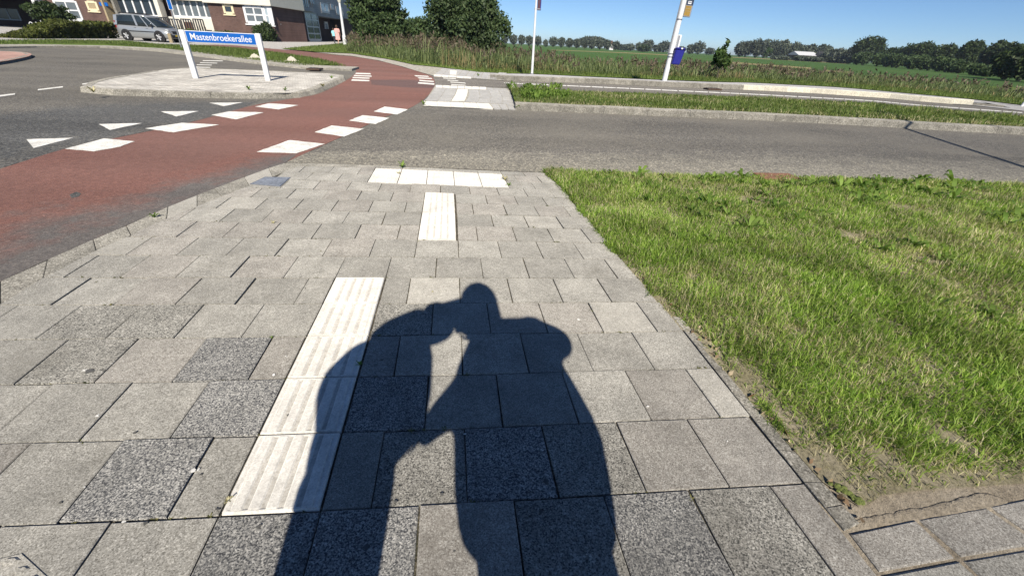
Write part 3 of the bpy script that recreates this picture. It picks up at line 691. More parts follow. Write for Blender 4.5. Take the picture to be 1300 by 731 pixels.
# dark inlays along the platform edge beside the white stones
ip = along(kbg, .62)
for k in range(2, len(ip) - 2):
    d = ip[k+1] - ip[k]; d /= np.linalg.norm(d); nn = np.array([-d[1], d[0]]); c = ip[k] + nn * .36
    xx_ = 650 + FOC * ((np.array([*c, 0]) - CAM) @ RT) / ((np.array([*c, 0]) - CAM) @ FW)
    if 950 < xx_ < 1215: slab('inlay', [c - nn * .035, c + d * .36 - nn * .035, c + d * .36 + nn * .035, c + nn * .035], ZP + .003, ZP - .02, M['grey_metal'], plat)
slab('ramp_stone', [kbg[-1], offset_line(kbg, .45)[-1], offset_line(kbg, .45)[-1] + (kbg[-1] - kbg[-2])[:2] / np.linalg.norm((kbg[-1] - kbg[-2])[:2]) * .9, kbg[-1][:2] + (kbg[-1] - kbg[-2])[:2] / np.linalg.norm((kbg[-1] - kbg[-2])[:2]) * .9], .06, -.05, M['kerb'], plat, .02)
eA, eB_ = G(*plat_top[-1], ZP - .004), np.array([*offset_line(kbg, .0)[-1], ZP - .004]); dE = (kbg[-1] - kbg[-2])[:2]; dE = np.array([*(dE / np.linalg.norm(dE) * 1.1), -(ZP - .0)])
mesh_obj('ramp', [eA, eB_, eB_ + dE, eA + dE + np.array([0, .6, 0])], [[0, 1, 2, 3]], M['walk'], plat)
ramp_l = slab('ramp_stone', [G(634, 94)[:2], G(643, 94.6)[:2], kbg[3][:2], kbg[0][:2]], .06, -.03, M['walk'], plat)

# ================================================================== MIDDLE VERGE with its kerb
vk = [(654, 140.2), (700, 142), (761, 144.4), (820, 147), (869, 148.8), (900, 150.6), (950, 152.4), (1000, 154.8), (1054, 157.6), (1130, 162), (1207, 166.7), (1300, 171.5), (1420, 181)]
vkg = [G(x, y, Z_ROAD) for x, y in vk]
vtop = [(648, 110.6), (700, 113), (780, 116), (900, 120.5), (1000, 125), (1110, 131), (1200, 139), (1300, 147.3), (1420, 160)]
verge_mid = ground_poly('verge', [G(x, y + 1.8, .09) for x, y in vtop] + [tuple(p[:2] + np.array([.05, .32])) + (.09,) for p in vkg[::-1]], M['turf'])
# skirt so the verge has sides
kerb_run.parent = verge_mid
kerb_run('kerb_stone', vkg, 1.0, .34, .115, M['kerb'], 1)
kerb_run('kerb_stone', [G(x, y, Z_ROAD) for x, y in [(656, 139.6), (652, 124), (647, 113), (648, 110.8)]], .9, .12, .095, M['kerb'], -1)
kerb_run('kerb_stone', [G(x, y + 1.8, .09) for x, y in vtop], 1.0, .10, .094, M['kerb'], -1)

# ================================================================== ISLAND with the street name sign
ZI = .088
isl_out = catmull([(101, 117.5), (120, 120.6), (180, 122.6), (240, 124.6), (300, 125.6), (366, 126.3), (385, 124), (402, 119.5), (425, 109), (441, 102.2), (430, 98.2), (400, 96.9), (339, 94), (290, 92.4), (255, 91.2), (238, 90.6), (210, 92.8), (160, 101), (118, 109), (101, 117.5)], 4)[:-1]
iog = [G(x, y, Z_ROAD) for x, y in isl_out]
cI = np.mean([p[:2] for p in iog], axis=0)
def m_blocks():
    t = NT('white_paving_blocks'); mp = t.n.new('ShaderNodeMapping'); mp.inputs['Rotation'].default_value = (0, 0, .03); t.l.new(t.pos, mp.inputs['Vector'])
    b = t.n.new('ShaderNodeTexBrick'); b.inputs['Scale'].default_value = 1.; b.inputs['Brick Width'].default_value = .21; b.inputs['Row Height'].default_value = .105; b.inputs['Mortar Size'].default_value = .007
    b.inputs['Color1'].default_value = lin((.37, .35, .315)); b.inputs['Color2'].default_value = lin((.58, .555, .50)); b.inputs['Mortar'].default_value = lin((.20, .17, .14))
    t.l.new(mp.outputs[0], b.inputs['Vector']); col = t.val(b.outputs['Color'], t.rng_(t.noise(1.6, 5, .65), .72, 1.2, .3, .7))
    col = t.val(col, t.rng_(t.noise(14, 4, .65), .85, 1.12, .3, .7))
    return t.out(col, .85, t.bump(b.outputs['Fac'], -.5, .01), .2)
M['blocks'] = m_blocks()
island = ground_poly('traffic_island', [tuple(p[:2] + (cI - p[:2]) / np.linalg.norm(cI - p[:2]) * .16) + (ZI - .004,) for p in iog], M['blocks'])
kerb_run.parent = island
kerb_run('kerb_stone', iog + [iog[0]], .9, .20, ZI, M['kerb'], 1 if poly_area([p[:2] for p in iog]) > 0 else -1, lean=.05)

# ================================================================== NEAR LAWN: soil; far left verge strip, roundabout, forecourt
lawn_px = [(691, 217), (760, 219), (870, 223.5), (1014, 226), (1160, 230), (1300, 234.5), (1700, 262), (2600, 420), (1800, 640), (1300, 613), (1240, 617), (1180, 621), (1119, 629), (1094, 646), (1044, 612), (972, 532), (918, 470), (876, 425), (862, 416), (834, 384), (788.5, 328), (769, 306.5), (740.5, 272), (723, 249)]
lawn_poly = [G(x, y) for x, y in lawn_px]
def lawn_h(x, y):
    return .006 * vnoise(x, y, 3.1, 4) + .005 * vnoise(x, y, 9., 5)
def ground_grid(name, poly, z, m, step, hfun=None, kind='structure'):
    P = np.array([p[:2] for p in poly]); bm = bmesh.new()
    f = bm.faces.new([bm.verts.new((p[0], p[1], z)) for p in P]); f.normal_update()
    if f.normal.z < 0: f.normal_flip()
    lo, hi = P.min(0), P.max(0)
    for ax in (0, 1):
        for c in np.arange(lo[ax] + step, min(hi[ax], lo[ax] + 60 * step), step):
            nrm = (1, 0, 0) if ax == 0 else (0, 1, 0)
            bmesh.ops.bisect_plane(bm, geom=bm.verts[:] + bm.edges[:] + bm.faces[:], plane_co=(c, c, 0), plane_no=nrm)
    if hfun:
        for v in bm.verts: v.co.z += hfun(v.co.x, v.co.y)
    o = bm_obj(name, bm, m); o['kind'] = kind; return o
lawn = ground_grid('lawn', lawn_poly, -.006, M['soil'], .16, lambda x, y: float(lawn_h(np.array([x]), np.array([y]))[0]))

strip_top = [(-330, 40), (-120, 48), (0, 52.8), (60, 51.8), (83, 51.5), (159, 53), (180, 54.5), (200, 57.2), (246, 58.6), (269, 59.8), (301, 62), (329, 65.4), (361.5, 69), (403, 75.6), (426, 83), (444, 86.6)]
strip_bot = [(447, 90.6), (385, 88), (315, 80.7), (269, 74.5), (200, 66), (173, 63.4), (125, 61), (60, 60.6), (0, 62), (-120, 58), (-330, 52)]
sbg = [G(x, y, Z_ROAD) for x, y in strip_bot]
strip = ground_poly('grass_strip', [G(x, y, .05) for x, y in strip_top] + [tuple(p) + (.05,) for p in offset_line(sbg, -1.2)], M['turf'])
kerb_run.parent = strip
kerb_run('kerb_stone', sbg[:-2], 1.0, 1.5, .062, M['kerb'], -1)
rb = catmull([(-60, 66), (0, 68), (24, 68.6), (38, 70.6), (41.5, 72.6), (36, 75.4), (18, 79.5), (0, 82.6), (-60, 92)], 4)
rbg = [G(x, y, Z_ROAD) for x, y in rb]
def m_apron():
    t = NT('pink_brick_apron'); b = t.n.new('ShaderNodeTexBrick'); b.inputs['Scale'].default_value = 1.; b.inputs['Brick Width'].default_value = .21; b.inputs['Row Height'].default_value = .1; b.inputs['Mortar Size'].default_value = .01
    b.inputs['Color1'].default_value = lin((.36, .20, .16)); b.inputs['Color2'].default_value = lin((.44, .27, .22)); b.inputs['Mortar'].default_value = lin((.25, .20, .17)); t.l.new(t.pos, b.inputs['Vector'])
    return t.out(t.val(b.outputs['Color'], t.rng_(t.noise(.8, 5), .75, 1.25, .3, .7)), .85, t.bump(b.outputs['Fac'], -.5, .01), .2)
apron = ground_poly('roundabout_apron', [(p[0], p[1], .06) for p in rbg], m_apron())
kerb_run.parent = apron
kerb_run('kerb_stone', rbg, 1.0, .15, .062, M['kerb_near'], -1 if poly_area([p[:2] for p in rbg]) < 0 else 1)
M['court'] = m_speckle('forecourt_paving', [(.28, (.28, .265, .24)), (.55, (.36, .345, .32)), (.78, (.44, .42, .39))], 12, .12, .0, .1, (.22, .2, .18))
court = ground_poly('forecourt', [G(x, y, -.012) for x, y in [(-330, 40.5), (-120, 48.4), (0, 53.4), (60, 52.3), (159, 53.5), (200, 57.6), (246, 57.4), (276, 57), (301, 58), (361, 63.6), (420, 62), (470, 58)]] + [(-14, 130, -.012), (-24, 132, -.012), (-100, 60, -.012)], M['court'])
gp = [(358, 62.3), (396, 59), (419, 57.2), (437, 55.2), (470, 56), (540, 66), (600, 80), (640, 93.6), (607, 91.8), (561.5, 86), (525, 82.3), (492, 75), (446, 68), (400, 66)]
bank_px = gp
bank = ground_poly('grass_bank', [tuple(G(x, y)[:2]) + (.015,) for x, y in gp], M['turf'])
bank2_px = [(640, 93.8), (677, 94.2), (760, 98.1), (843, 101.7), (900, 104), (953, 105.1), (1005, 107.7), (1061.5, 110.7), (1147, 118.2), (1238, 126.7), (1300, 134), (1420, 149), (1420, 125), (1300, 112), (1200, 107), (1061, 99), (953, 93.5), (843, 88), (760, 85), (677, 82), (600, 78)]
bank2 = ground_poly('grass_bank', [tuple(G(x, y)[:2]) + (.02,) for x, y in bank2_px], M['turf'])
# pale dry strips in the meadow
for q in ([(900, 78.5), (930, 78.8), (960, 81), (1030, 86), (1030, 88), (960, 83.2), (930, 81), (900, 80)], [(1045, 89), (1078, 91), (1078, 93.4), (1045, 91)], [(700, 63.4), (790, 66.8), (860, 70.3), (860, 71.2), (790, 67.6), (700, 64)], [(930, 72.6), (1000, 76), (1075, 80.3), (1075, 81.4), (1000, 76.9), (930, 73.4)]):
    o = sheet('dry_strip', q, -.10, M['dry'], None, 'structure')

# ---- drains and iron covers
def drain(px, rx, ry, zz_, label, rows=3):
    c = G(px[0], px[1], zz_); t = empty('road_drain', (c[0], c[1], zz_), label, 'drain')
    box_obj('drain_frame', -rx, rx, -ry, ry, -.05, .004, M['cast_iron'], t, .004)
    for k in range(rows):
        x = -rx + (k + .5) * 2 * rx / rows
        box_obj('drain_bar', x - rx / rows * .55, x + rx / rows * .55, -ry * .75, ry * .75, .0, .012, M['dark_metal'], t)
drain((399.5, 87), .24, .30, .07, 'iron kerb drain at the edge of the roundabout road by the grass strip', 4)
drain((905, 112.4), .30, .20, .04, 'brown drain box in the bus platform kerb near the bus stop pole', 3)
drain((1258, 134), .26, .22, .0, 'rusty drain box in the platform kerb near the right edge', 3)
t = empty('iron_cover', G(985, 225.5), 'flat rusty iron cover in the lawn at the road edge', 'cover')
slab('cover_plate', [(-.24, -.12), (.24, -.13), (.25, .12), (-.22, .13)], .025, -.03, M['rust'], t, .01)

# ================================================================== BUILDING
CORN = G(352, 53.2)
FD = np.array([-math.cos(YAW), -math.sin(YAW)])            # front facade, running to the left
FN = np.array([-math.sin(YAW) * -1 * -1, math.cos(YAW)]) ; FN = np.array([FD[1], -FD[0]])   # into the building (+Y)
if FN[1] < 0: FN = -FN
e_ = G(440, 53.2); SD = (e_ - CORN)[:2]; SD = SD / np.linalg.norm(SD)      # side facade, running away
SN = np.array([SD[1], -SD[0]]);                                    # outwards (+X)
if SN[0] < 0: SN = -SN
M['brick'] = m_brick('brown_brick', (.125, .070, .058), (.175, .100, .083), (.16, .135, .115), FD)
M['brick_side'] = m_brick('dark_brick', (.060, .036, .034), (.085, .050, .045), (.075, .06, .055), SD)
def m_siding():
    t = NT('grey_siding'); sp = t.n.new('ShaderNodeSeparateXYZ'); t.l.new(t.pos, sp.inputs[0])
    mm = t.n.new('ShaderNodeMath'); mm.operation = 'MODULO'; mm.inputs[1].default_value = .3; t.l.new(sp.outputs['Z'], mm.inputs[0])
    col = t.ramp(t.rng_(mm.outputs[0], 0, 1, 0, .3), [(0., (.14, .16, .18)), (.12, (.24, .275, .31)), (1., (.27, .30, .335))])
    return t.out(t.val(col, t.rng_(t.noise(.5, 4), .85, 1.15, .3, .7)), .6, t.bump(mm.outputs[0], .5, .05), .3)
M['siding'] = m_siding()
bld = empty('apartment_building', (CORN[0], CORN[1], 0), 'long brown brick apartment building with cream bands at the roundabout', 'building')
PF = (np.array(CORN), FD); PS = (np.array(CORN), SD)
def wall_box(name, plane, u0, u1, z0, z1, d0, d1, m, parent=bld):
    """box on a facade: u along it, d = metres in front (+) of it"""
    P0, D = plane; N = -FN if plane is PF else SN
    V = []
    for d in (d0, d1):
        for u, z in ((u0, z0), (u1, z0), (u1, z1), (u0, z1)):
            p = P0[:2] + D * u + N * d - CORN[:2]; V.append((p[0], p[1], z))
    F = [[0, 1, 2, 3], [4, 5, 6, 7], [0, 1, 5, 4], [1, 2, 6, 5], [2, 3, 7, 6], [3, 0, 4, 7]]
    bm = bmesh.new(); vs = [bm.verts.new(v) for v in V]
    for f in F: bm.faces.new([vs[i] for i in f])
    o = bm_obj(name, bm, m); o.parent = parent; return o
def fr(plane, x0, y0, x1, y1):
    """photograph rectangle -> u0,u1,z0,z1"""
    xm, ym = (x0 + x1) / 2, (y0 + y1) / 2
    ua, _ = GV(x0, ym, *plane); ub, _ = GV(x1, ym, *plane); _, za = GV(xm, y0, *plane); _, zb = GV(xm, y1, *plane)
    return min(ua, ub), max(ua, ub), min(za, zb), max(za, zb)
def window(plane, rect, cols, rows, fm, gm, fw=.10, parent=bld, d=.04, name='window'):
    u0, u1, z0, z1 = fr(plane, *rect)
    f = wall_box(name, plane, u0, u1, z0, z1, -.12, d, gm, parent)
    def bar(nm, a, b, c, e, k=.0): wall_box(nm, plane, a, b, c, e, d - .03, d + .06 + k, fm, f)
    bar('frame', u0 - fw/2, u0 + fw, z0, z1); bar('frame', u1 - fw, u1 + fw/2, z0, z1)
    bar('frame', u0 + fw, u1 - fw, z1 - fw, z1 + fw/2, -.004); bar('frame', u0 + fw, u1 - fw, z0 - fw/2, z0 + fw, -.004)
    for c in range(1, cols):
        u = u0 + (u1 - u0) * c / cols; bar('mullion', u - fw*.45, u + fw*.45, z0 + fw, z1 - fw, -.008)
    for r in range(1, rows):
        z = z0 + (z1 - z0) * r / rows; bar('transom', u0 + fw, u1 - fw, z - fw*.45, z + fw*.45, -.012)
    bar('sill', u0 - fw, u1 + fw, z0 - fw * 1.3, z0 - fw * .52, .05)
    return f
uF = lambda x, y=25: GV(x, y, *PF)[0]
zF = lambda x, y: GV(x, y, *PF)[1]
uS = lambda x, y=30: GV(x, y, *PS)[0]
zB = zF(310, 6.4); zTop = zB + 6.5
uL = uF(-180)                                                  # far left end
u62, u62b = uF(60), uF(65)
u138, u153, u215, u268 = uF(138), uF(152), uF(214), uF(268.5)
# ground floor walls (front)
wall_box('brick_wall', PF, -.0, u268, -.3, zB, -9, 0, M['brick'])
wall_box('brick_wall', PF, u138, u62 - .5, -.3, zB, -9, 0, M['brick'])
wall_box('back_wall', PF, u268, u138, -.3, zB, -9, -1.6, M['brick'])
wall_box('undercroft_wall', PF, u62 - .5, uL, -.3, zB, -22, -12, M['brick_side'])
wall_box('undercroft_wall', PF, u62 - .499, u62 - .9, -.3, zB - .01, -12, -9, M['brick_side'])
# upper floor band, projecting a little
wall_box('upper_band', PF, -.35, u268 + .3, zB, zB + 2.6, -9, .45, M['offwhite'])
wall_box('upper_band', PF, u268 + .3, u138, zB + .15, zB + 2.6, -9, .1, M['offwhite'])
wall_box('upper_band', PF, u138, u62 - .5, zB + .25, zB + 2.6, -9, .2, M['kerb'])
wall_box('undercroft_slab', PF, u62 - .5, uL, zB - .35, zB + 2.6, -22, 1.2, M['kerb'])
wall_box('upper_storey', PF, .05, uL, zB + 2.6, zTop, -9, 0, M['brick'])
wall_box('flat_roof', PF, -.4, uL, zTop, zTop + .35, -9.3, .5, M['kerb'])
# left undercroft window, white post
u0, u1, z0, z1 = fr(PF, -2, 11.5, 24.5, 24.5)
wfar = (np.array([*(CORN[:2] + FN * 12), 0]), FD); 
def window_far(rect):
    ua, _ = GV(rect[0], 18, *wfar); ub, _ = GV(rect[2], 18, *wfar); _, za = GV(12, rect[1], *wfar); _, zb = GV(12, rect[3], *wfar)
    f = wall_box('window', PF, min(ua, ub), max(ua, ub), min(za, zb), max(za, zb), -12.1, -11.9, M['glass_dark'])
    for u in (ua, (ua + ub) / 2, ub): wall_box('frame', PF, u - .08, u + .08, min(za, zb), max(za, zb), -11.95, -11.85, M['grey_metal'], f)
    wall_box('sill', PF, min(ua, ub) - .1, max(ua, ub) + .1, min(za, zb) - .15, min(za, zb), -11.95, -11.8, M['grey_metal'], f)
window_far((-2, 11.5, 24.5, 24.5))
wall_box('white_post', PF, uF(63.8), uF(59.6), 0, zB - .352, -.3, 1.0, M['white'])
window(PF, (73, 1.5, 101, 25), 2, 2, M['white'], M['glass_grey'], .16)
window(PF, (111.5, 2.5, 124, 13.5), 1, 1, M['cream'], M['wood'], .18)
u0, u1, z0, z1 = fr(PF, 126.6, 3.6, 137, 8)
pl = wall_box('plaque', PF, u0, u1, z0, z1, .0, .06, M['blue'])
# porch with door
wall_box('porch_side', PF, u138 - .25, u138 - .02, 0, zB, -1.6, .25, M['wood'])
u0, u1, z0, z1 = fr(PF, 141, 3, 149, 33)
dr = wall_box('door', PF, u0, u1, 0.1, z1, -1.6, -1.5, M['offwhite'])
wall_box('door_pane', PF, u0 + .25, u1 - .25, z0 + (z1 - z0) * .45, z1 - .25, -1.5, -1.47, M['glass_dark'], dr); wall_box('door_frame', PF, u0 - .15, u0, .1, z1 + .15, -1.6, -1.42, M['wood'], dr); wall_box('door_frame', PF, u1, u1 + .15, .1, z1 + .15, -1.6, -1.42, M['wood'], dr)
wall_box('porch_post', PF, uF(153.5), uF(150.8), 0, zB, -1.5, .2, M['kerb'])
# glazed bays
zs1 = zF(180, 18.6); zs2 = zF(240, 20.6)
def bay(xa, xb, zs, ncol, gm, d):
    a, b = sorted((uF(xa), uF(xb)))
    g = wall_box('window', PF, a, b, zs, zB + .1, d - .3, d, gm)
    for c in range(ncol + 1):
        u = a + (b - a) * c / ncol; wall_box('mullion', PF, u - .09, u + .09, zs, zB + .1, d + .002, d + .12, M['white'], g)
    wall_box('sill', PF, a - .1, b + .1, zs - .18, zs, d - .1, d + .3, M['white'], g)
bay(151, 205, zs1, 5, M['glass_dark'], -.5); bay(218, 268, zs2, 6, M['glass_grey'], -.7)
wall_box('parapet', PF, uF(206), uF(152.5), 0, zs1 - .18, -.6, .1, M['offwhite']); wall_box('parapet', PF, uF(268.2), uF(214), 0, zs2 - .18, -.8, -.1, M['offwhite'])
wall_box('rail', PF, uF(206), uF(152.5), zs1 - .75, zs1 - .6, .102, .2, M['white'])
wall_box('white_post', PF, uF(209.5), uF(204.5), 0, zB + .1, -.6, .35, M['offwhite'])
# right part
window(PF, (284.5, 6.5, 296, 17.5), 1, 1, M['cream'], M['glass_dark'], .18)
window(PF, (311.5, 8.6, 335.5, 29.6), 2, 2, M['white'], M['glass_grey'], .2)
window(PF, (336.5, 9.2, 346, 31.5), 1, 2, M['white'], M['glass_pale'], .16)
zw0 = zF(341, 31.5)
wall_box('corner_post', PF, -.02, .42, zw0 - .2, zB, -.1, .12, M['white'])
# ---- side facade
uE = uS(444)
zS = GV(380, 13.4, *PS)[1]; zS = zB
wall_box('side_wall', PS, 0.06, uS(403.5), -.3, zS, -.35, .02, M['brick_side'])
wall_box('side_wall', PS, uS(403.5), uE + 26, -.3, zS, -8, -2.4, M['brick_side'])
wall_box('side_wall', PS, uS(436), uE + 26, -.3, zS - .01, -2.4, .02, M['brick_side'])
wall_box('side_siding', PS, -.1, uE + 26, zS, zTop, -.35, .25, M['siding'])
wall_box('side_soffit', PS, uS(403.5), uS(436), zS - .25, zS - .003, -2.4, .2, M['siding'])
window(PS, (369.3, 19.5, 378.8, 31.8), 2, 1, M['grey_metal'], M['glass_green'], .16)
window(PS, (388.8, 17.2, 404.8, 51.5), 2, 4, M['grey_metal'], M['glass_green'], .22, name='glazed_door')
for r in ((408.2, 28.6, 413.2, 40.5), (415.6, 29.4, 420.3, 40.2), (428.3, 31.2, 431.6, 38)):
    u0, u1, z0, z1 = fr(PS, *r); w = wall_box('window', PS, u0, u1, z0, z1, -2.5, -2.3, M['glass_pale'])
    for u in (u0, u1): wall_box('frame', PS, u - .12, u + .12, z0, z1, -2.35, -2.2, M['white'], w)
    wall_box('frame', PS, u0, u1, z1, z1 + .3, -2.35, -2.19, M['white'], w)
u0, u1, z0, z1 = fr(PS, 376.5, -6, 389, 9); b_ = wall_box('balcony_opening', PS, u0, u1, z0, z1, .2, .27, M['glass_dark'])
wall_box('balcony_slab', PS, u0 - .3, u1 + .3, z0 - .5, z0, -.2, .9, M['siding'])
for k in range(6):
    u = u0 + (u1 - u0) * k / 5; wall_box('balcony_bar', PS, u - .05, u + .05, z0, z0 + 1.1, .8, .87, M['dark_metal'], b_)
for r, c, gm in (((405.2, 5.2, 415, 15.3), 2, M['glass_pale']), ((390.5, -5, 395.4, 3.2), 1, M['glass_pale']), ((417.6, 6.2, 421.2, 11), 1, M['glass_dark']), ((424.6, 9.6, 433, 18), 2, M['glass_dark'])):
    window(PS, r, c, 1, M['grey_metal'], gm, .14, d=.3)
u0, u1, z0, z1 = fr(PS, 353, 9.8, 357.5, 30); window(PS, (353.2, 10.2, 357, 29.5), 1, 2, M['white'], M['glass_green'], .16, d=.06)
wall_box('wall_lamp', PS, uS(372.4), uS(373.2), GV(372, 14.5, *PS)[1], GV(372, 12.6, *PS)[1], .03, .25, M['white'])
# steps beside the hedge
st = empty('steps', tuple(G(40, 45.6, 0)), 'short grey entrance steps left of the hedge', 'steps')
for k in range(3): box_obj('step', -1.9 + k * 1.1, 1.9, k * .4, 2., 0, .2 * (k + 1), M['court'], st, .02)
# terrace planters and furniture before the bays (dark cluttered railing)
for i, (x0, x1, yt, yb) in enumerate(((203, 213, 23, 38), (214, 224, 24, 38), (226, 238, 26, 39), (240, 252, 26, 39), (255, 267, 26, 39))):
    P = G((x0 + x1) / 2, 47); t = empty('terrace_railing', (CORN + np.array([*(FD * uF((x0+x1)/2) - FN * 1.6), 0])) * np.array([1, 1, 0]), 'dark terrace railing before the cream parapet, %s' % ['leftmost, behind the blue sign pole', 'just right of the blue sign pole', 'second right of the blue sign pole', 'second left of the brick wall', 'rightmost, next to the brick wall'][i], 'railing', 'dark terrace railings before the parapet')
    w = abs(uF(x0) - uF(x1)); z1 = zF(x0, yt)
    for k in range(5):
        u = -w/2 + w * k / 4; p = FD * u
        box_obj('baluster', p[0] - .06, p[0] + .06, p[1] - .06, p[1] + .06, 0, z1, M['dark_metal'], t)
    p = FD * w / 2
    mm = Matrix.Rotation(math.atan2(FD[1], FD[0]), 4, 'Z'); box_obj('top_rail', -w/2, w/2, -.05, .05, z1, z1 + .12, M['dark_metal'], t, M=mm)
    box_obj('planter', -w*.36, w*.36, -.55, -.12, .6, 1.3 + .4 * (i % 2), M['rust'] if i % 2 else M['offwhite'], t, .04, M=mm)

# ================================================================== VEGETATION
def leaf_cloud(name, centers, size, m, parent=None, kind=None, aspect=1.6, up=.0, loc=(0, 0, 0)):
    n = len(centers); C = np.asarray(centers) - np.array(loc)
    a = rng.normal(size=(n, 3)); a[:, 2] += up; a /= np.linalg.norm(a, axis=1)[:, None]
    b = rng.normal(size=(n, 3)); b -= (b * a).sum(1)[:, None] * a; b /= np.linalg.norm(b, axis=1)[:, None]
    s = (size * (.65 + .7 * rng.random(n)))[:, None]
    V = np.stack([C - a * s * aspect * .5, C + b * s * .38, C + a * s * aspect * .5, C - b * s * .38], 1).reshape(-1, 3)
    F = np.arange(4 * n).reshape(-1, 4)
    return np_mesh(name, V, F, m, parent, kind)
def crown_points(blobs, n, shell=.55):
    """points in the volume of ellipsoid clumps, denser towards their outer shell, broken into sub-clumps"""
    out = []; tot = sum(b[3] * b[4] * b[5] for b in blobs) if blobs else 1
    for (x, y, z, rx, ry, rz) in blobs:
        k = max(8, int(n * rx * ry * rz / tot)); d = rng.normal(size=(k, 3)); d /= np.linalg.norm(d, axis=1)[:, None]
        r = (shell + (1 - shell) * rng.random(k)) ** .8
        r *= .86 + .28 * rng.random(k)
        out.append(np.array([x, y, z]) + d * r[:, None] * np.array([rx, ry, rz]))
    return np.concatenate(out)
def clumped(cx, cy, cz, rx, ry, rz, nb, k=.34, flat=1.):
    bl = []
    for _ in range(nb):
        d = rng.normal(size=3); d /= np.linalg.norm(d); r = rng.random() ** .45 * (1 - k * .6)
        s = k * (.6 + .8 * rng.random())
        bl.append((cx + d[0] * r * rx, cy + d[1] * r * ry, cz + d[2] * r * rz, s * rx, s * ry, s * rz * flat))
    return bl
def tree(name, base, label, cat, H, crown, nleaf, leafsize, m, trunk_r=.2, trunk_h=None, group=None, nb=16, k=.34, limbs=5, shell=.5, extra=None, up=0., full=False):
    """crown = (rx, ry, zlow, zhigh)"""
    t = empty(name, tuple(base), label, cat, group)
    rx, ry, zl, zh = crown; cz = (zl + zh) / 2; rz = (zh - zl) / 2
    bl = clumped(0, 0, cz, rx, ry, rz, nb, k) + (extra or [])
    if full: bl = bl + [(0, 0, cz, rx * .92, ry * .92, rz * .95)] * 2
    pts = crown_points(bl, nleaf, shell); pts = pts[pts[:, 2] > zl * .6]
    leaf_cloud('crown', pts, leafsize, m, t, up=up)
    bm = bmesh.new(); th = trunk_h or cz
    add_tube(bm, (0, 0, -.15), (rng.normal(0, .03), rng.normal(0, .03), th), trunk_r, trunk_r * .6, 8)
    for b in random.sample(bl, min(limbs, len(bl))):
        add_tube(bm, (0, 0, th * (.55 + .4 * random.random())), (b[0], b[1], b[2]), trunk_r * .45, trunk_r * .12, 6)
    bm_obj('trunk', bm, M['bark'], t)
    return t
def put(px, dist, z=0.):
    """point on the ground in the photograph's direction (column px at the horizon) at this distance"""
    y = 55.5 + .0485 * (px - 640)
    d = (px - 650) / FOC * RT + (365.5 - y) / FOC * UP + FW; d = d[:2] / np.linalg.norm(d[:2])
    return np.array([*(CAM[:2] + d * dist), z])
def sc(px, dist, npx):
    """metres that npx photograph pixels span at this distance"""
    p = put(px, dist); return npx / FOC * ((p - CAM) @ FW)
def hz(px): return 55.5 + .0485 * (px - 640)

# ---- the two big bushes behind the reeds
b2 = put(592, 37)
tree('large_bush', b2, 'big dense dark green bush in the middle behind the reeds, standing clear against the sky', 'bush', 6, (sc(592, 37, 47), 2.6, .3, 1.25 + sc(592, 37, 66)), 34000, .17, M['leaf_poplar'], .16, 2.2, 'large bushes behind the reed bed', 70, .24, 8, .2,
     [(sc(592, 37, 45), 0, 2.4, .7, .8, .8), (sc(592, 37, 52), 0, 1.9, .35, .5, .4), (-sc(592, 37, 40), .2, 3.2, .7, .8, .9), (0, 0, 1.2, sc(592, 37, 42), 1.6, 1.1), (sc(592, 37, 34), -.3, 1.0, 1.0, .9, .9), (0, .2, 4.2, 2.0, 1.3, 1.4)], .3)
b1 = put(483, 48)
tree('large_bush', b1, 'broad grey-green bush beside the white lamp post, touching the top of the photo', 'bush', 7, (sc(478, 48, 34), 3.0, .5, 1.25 + sc(478, 48, 54)), 32000, .19, M['leaf_willow'], .16, 2.5, 'large bushes behind the reed bed', 70, .22, 8, .2,
     [(0, 0, 2.2, sc(478, 48, 32), 2, 1.9), (-sc(478, 48, 12), 0, 4.4, 2.0, 1.6, 1.7)], .3)
tree('large_bush', put(528, 52), 'lower olive bush filling the gap between the two big bushes', 'bush', 4, (sc(528, 52, 34), 2.4, .2, 1.25 + sc(528, 52, 26)), 14000, .19, M['leaf_willow'], .12, 1.5, 'large bushes behind the reed bed', 20, .34, 5, .3, [(0, 0, 1.3, sc(528, 52, 34), 2, 1.2)], .3)
tree('tall_tree', put(488, 90), 'tall dark tree whose top shows above the grey-green bush', 'tree', 14, (sc(488, 90, 24), 3.5, 5.5, 14), 5000, .45, M['leaf_dark'], .3, 8, None, 18, .32, 5, .3)
# ---- round bush, hedge, corner shrub by the building
hb = G(82, 47.5); hd = np.linalg.norm((hb - CAM)[:2]); s1 = hd / FOC * .95
P_ = G(78, 46.6)
tree('round_bush', P_, 'round dark green bush above the clipped hedge at the left', 'bush', 3, (sc(78, 50, 22), 2.0, .9, 1.25 + sc(78, 50, 19)), 6000, .17, M['leaf_dark'], .1, 1.2, None, 22, .36, 5, .3)
h0, h1 = G(30, 49.2)[:2], G(155, 49.2)[:2]; hl = np.linalg.norm(h1 - h0); hdirn = (h1 - h0) / hl
t = empty('hedge', (*(h0 + h1) / 2, 0), 'long low olive green hedge before the brick wall', 'hedge')
n = 9000; a = rng.random(n) * hl - hl / 2; prof = np.clip((a + hl/2) / (hl * .45), .12, 1.)
zz_ = np.abs(rng.random(n)) ** .7 * (1.12 * prof) * (.86 + .28 * vnoise(a, a * 0, .9, 3)) ; dd = (rng.random(n)) * 1.6
pts = np.stack([hdirn[0] * a - hdirn[1] * dd, hdirn[1] * a + hdirn[0] * dd, zz_], -1)
leaf_cloud('foliage', pts, .19, M['leaf_hedge'], t)
bm = bmesh.new()
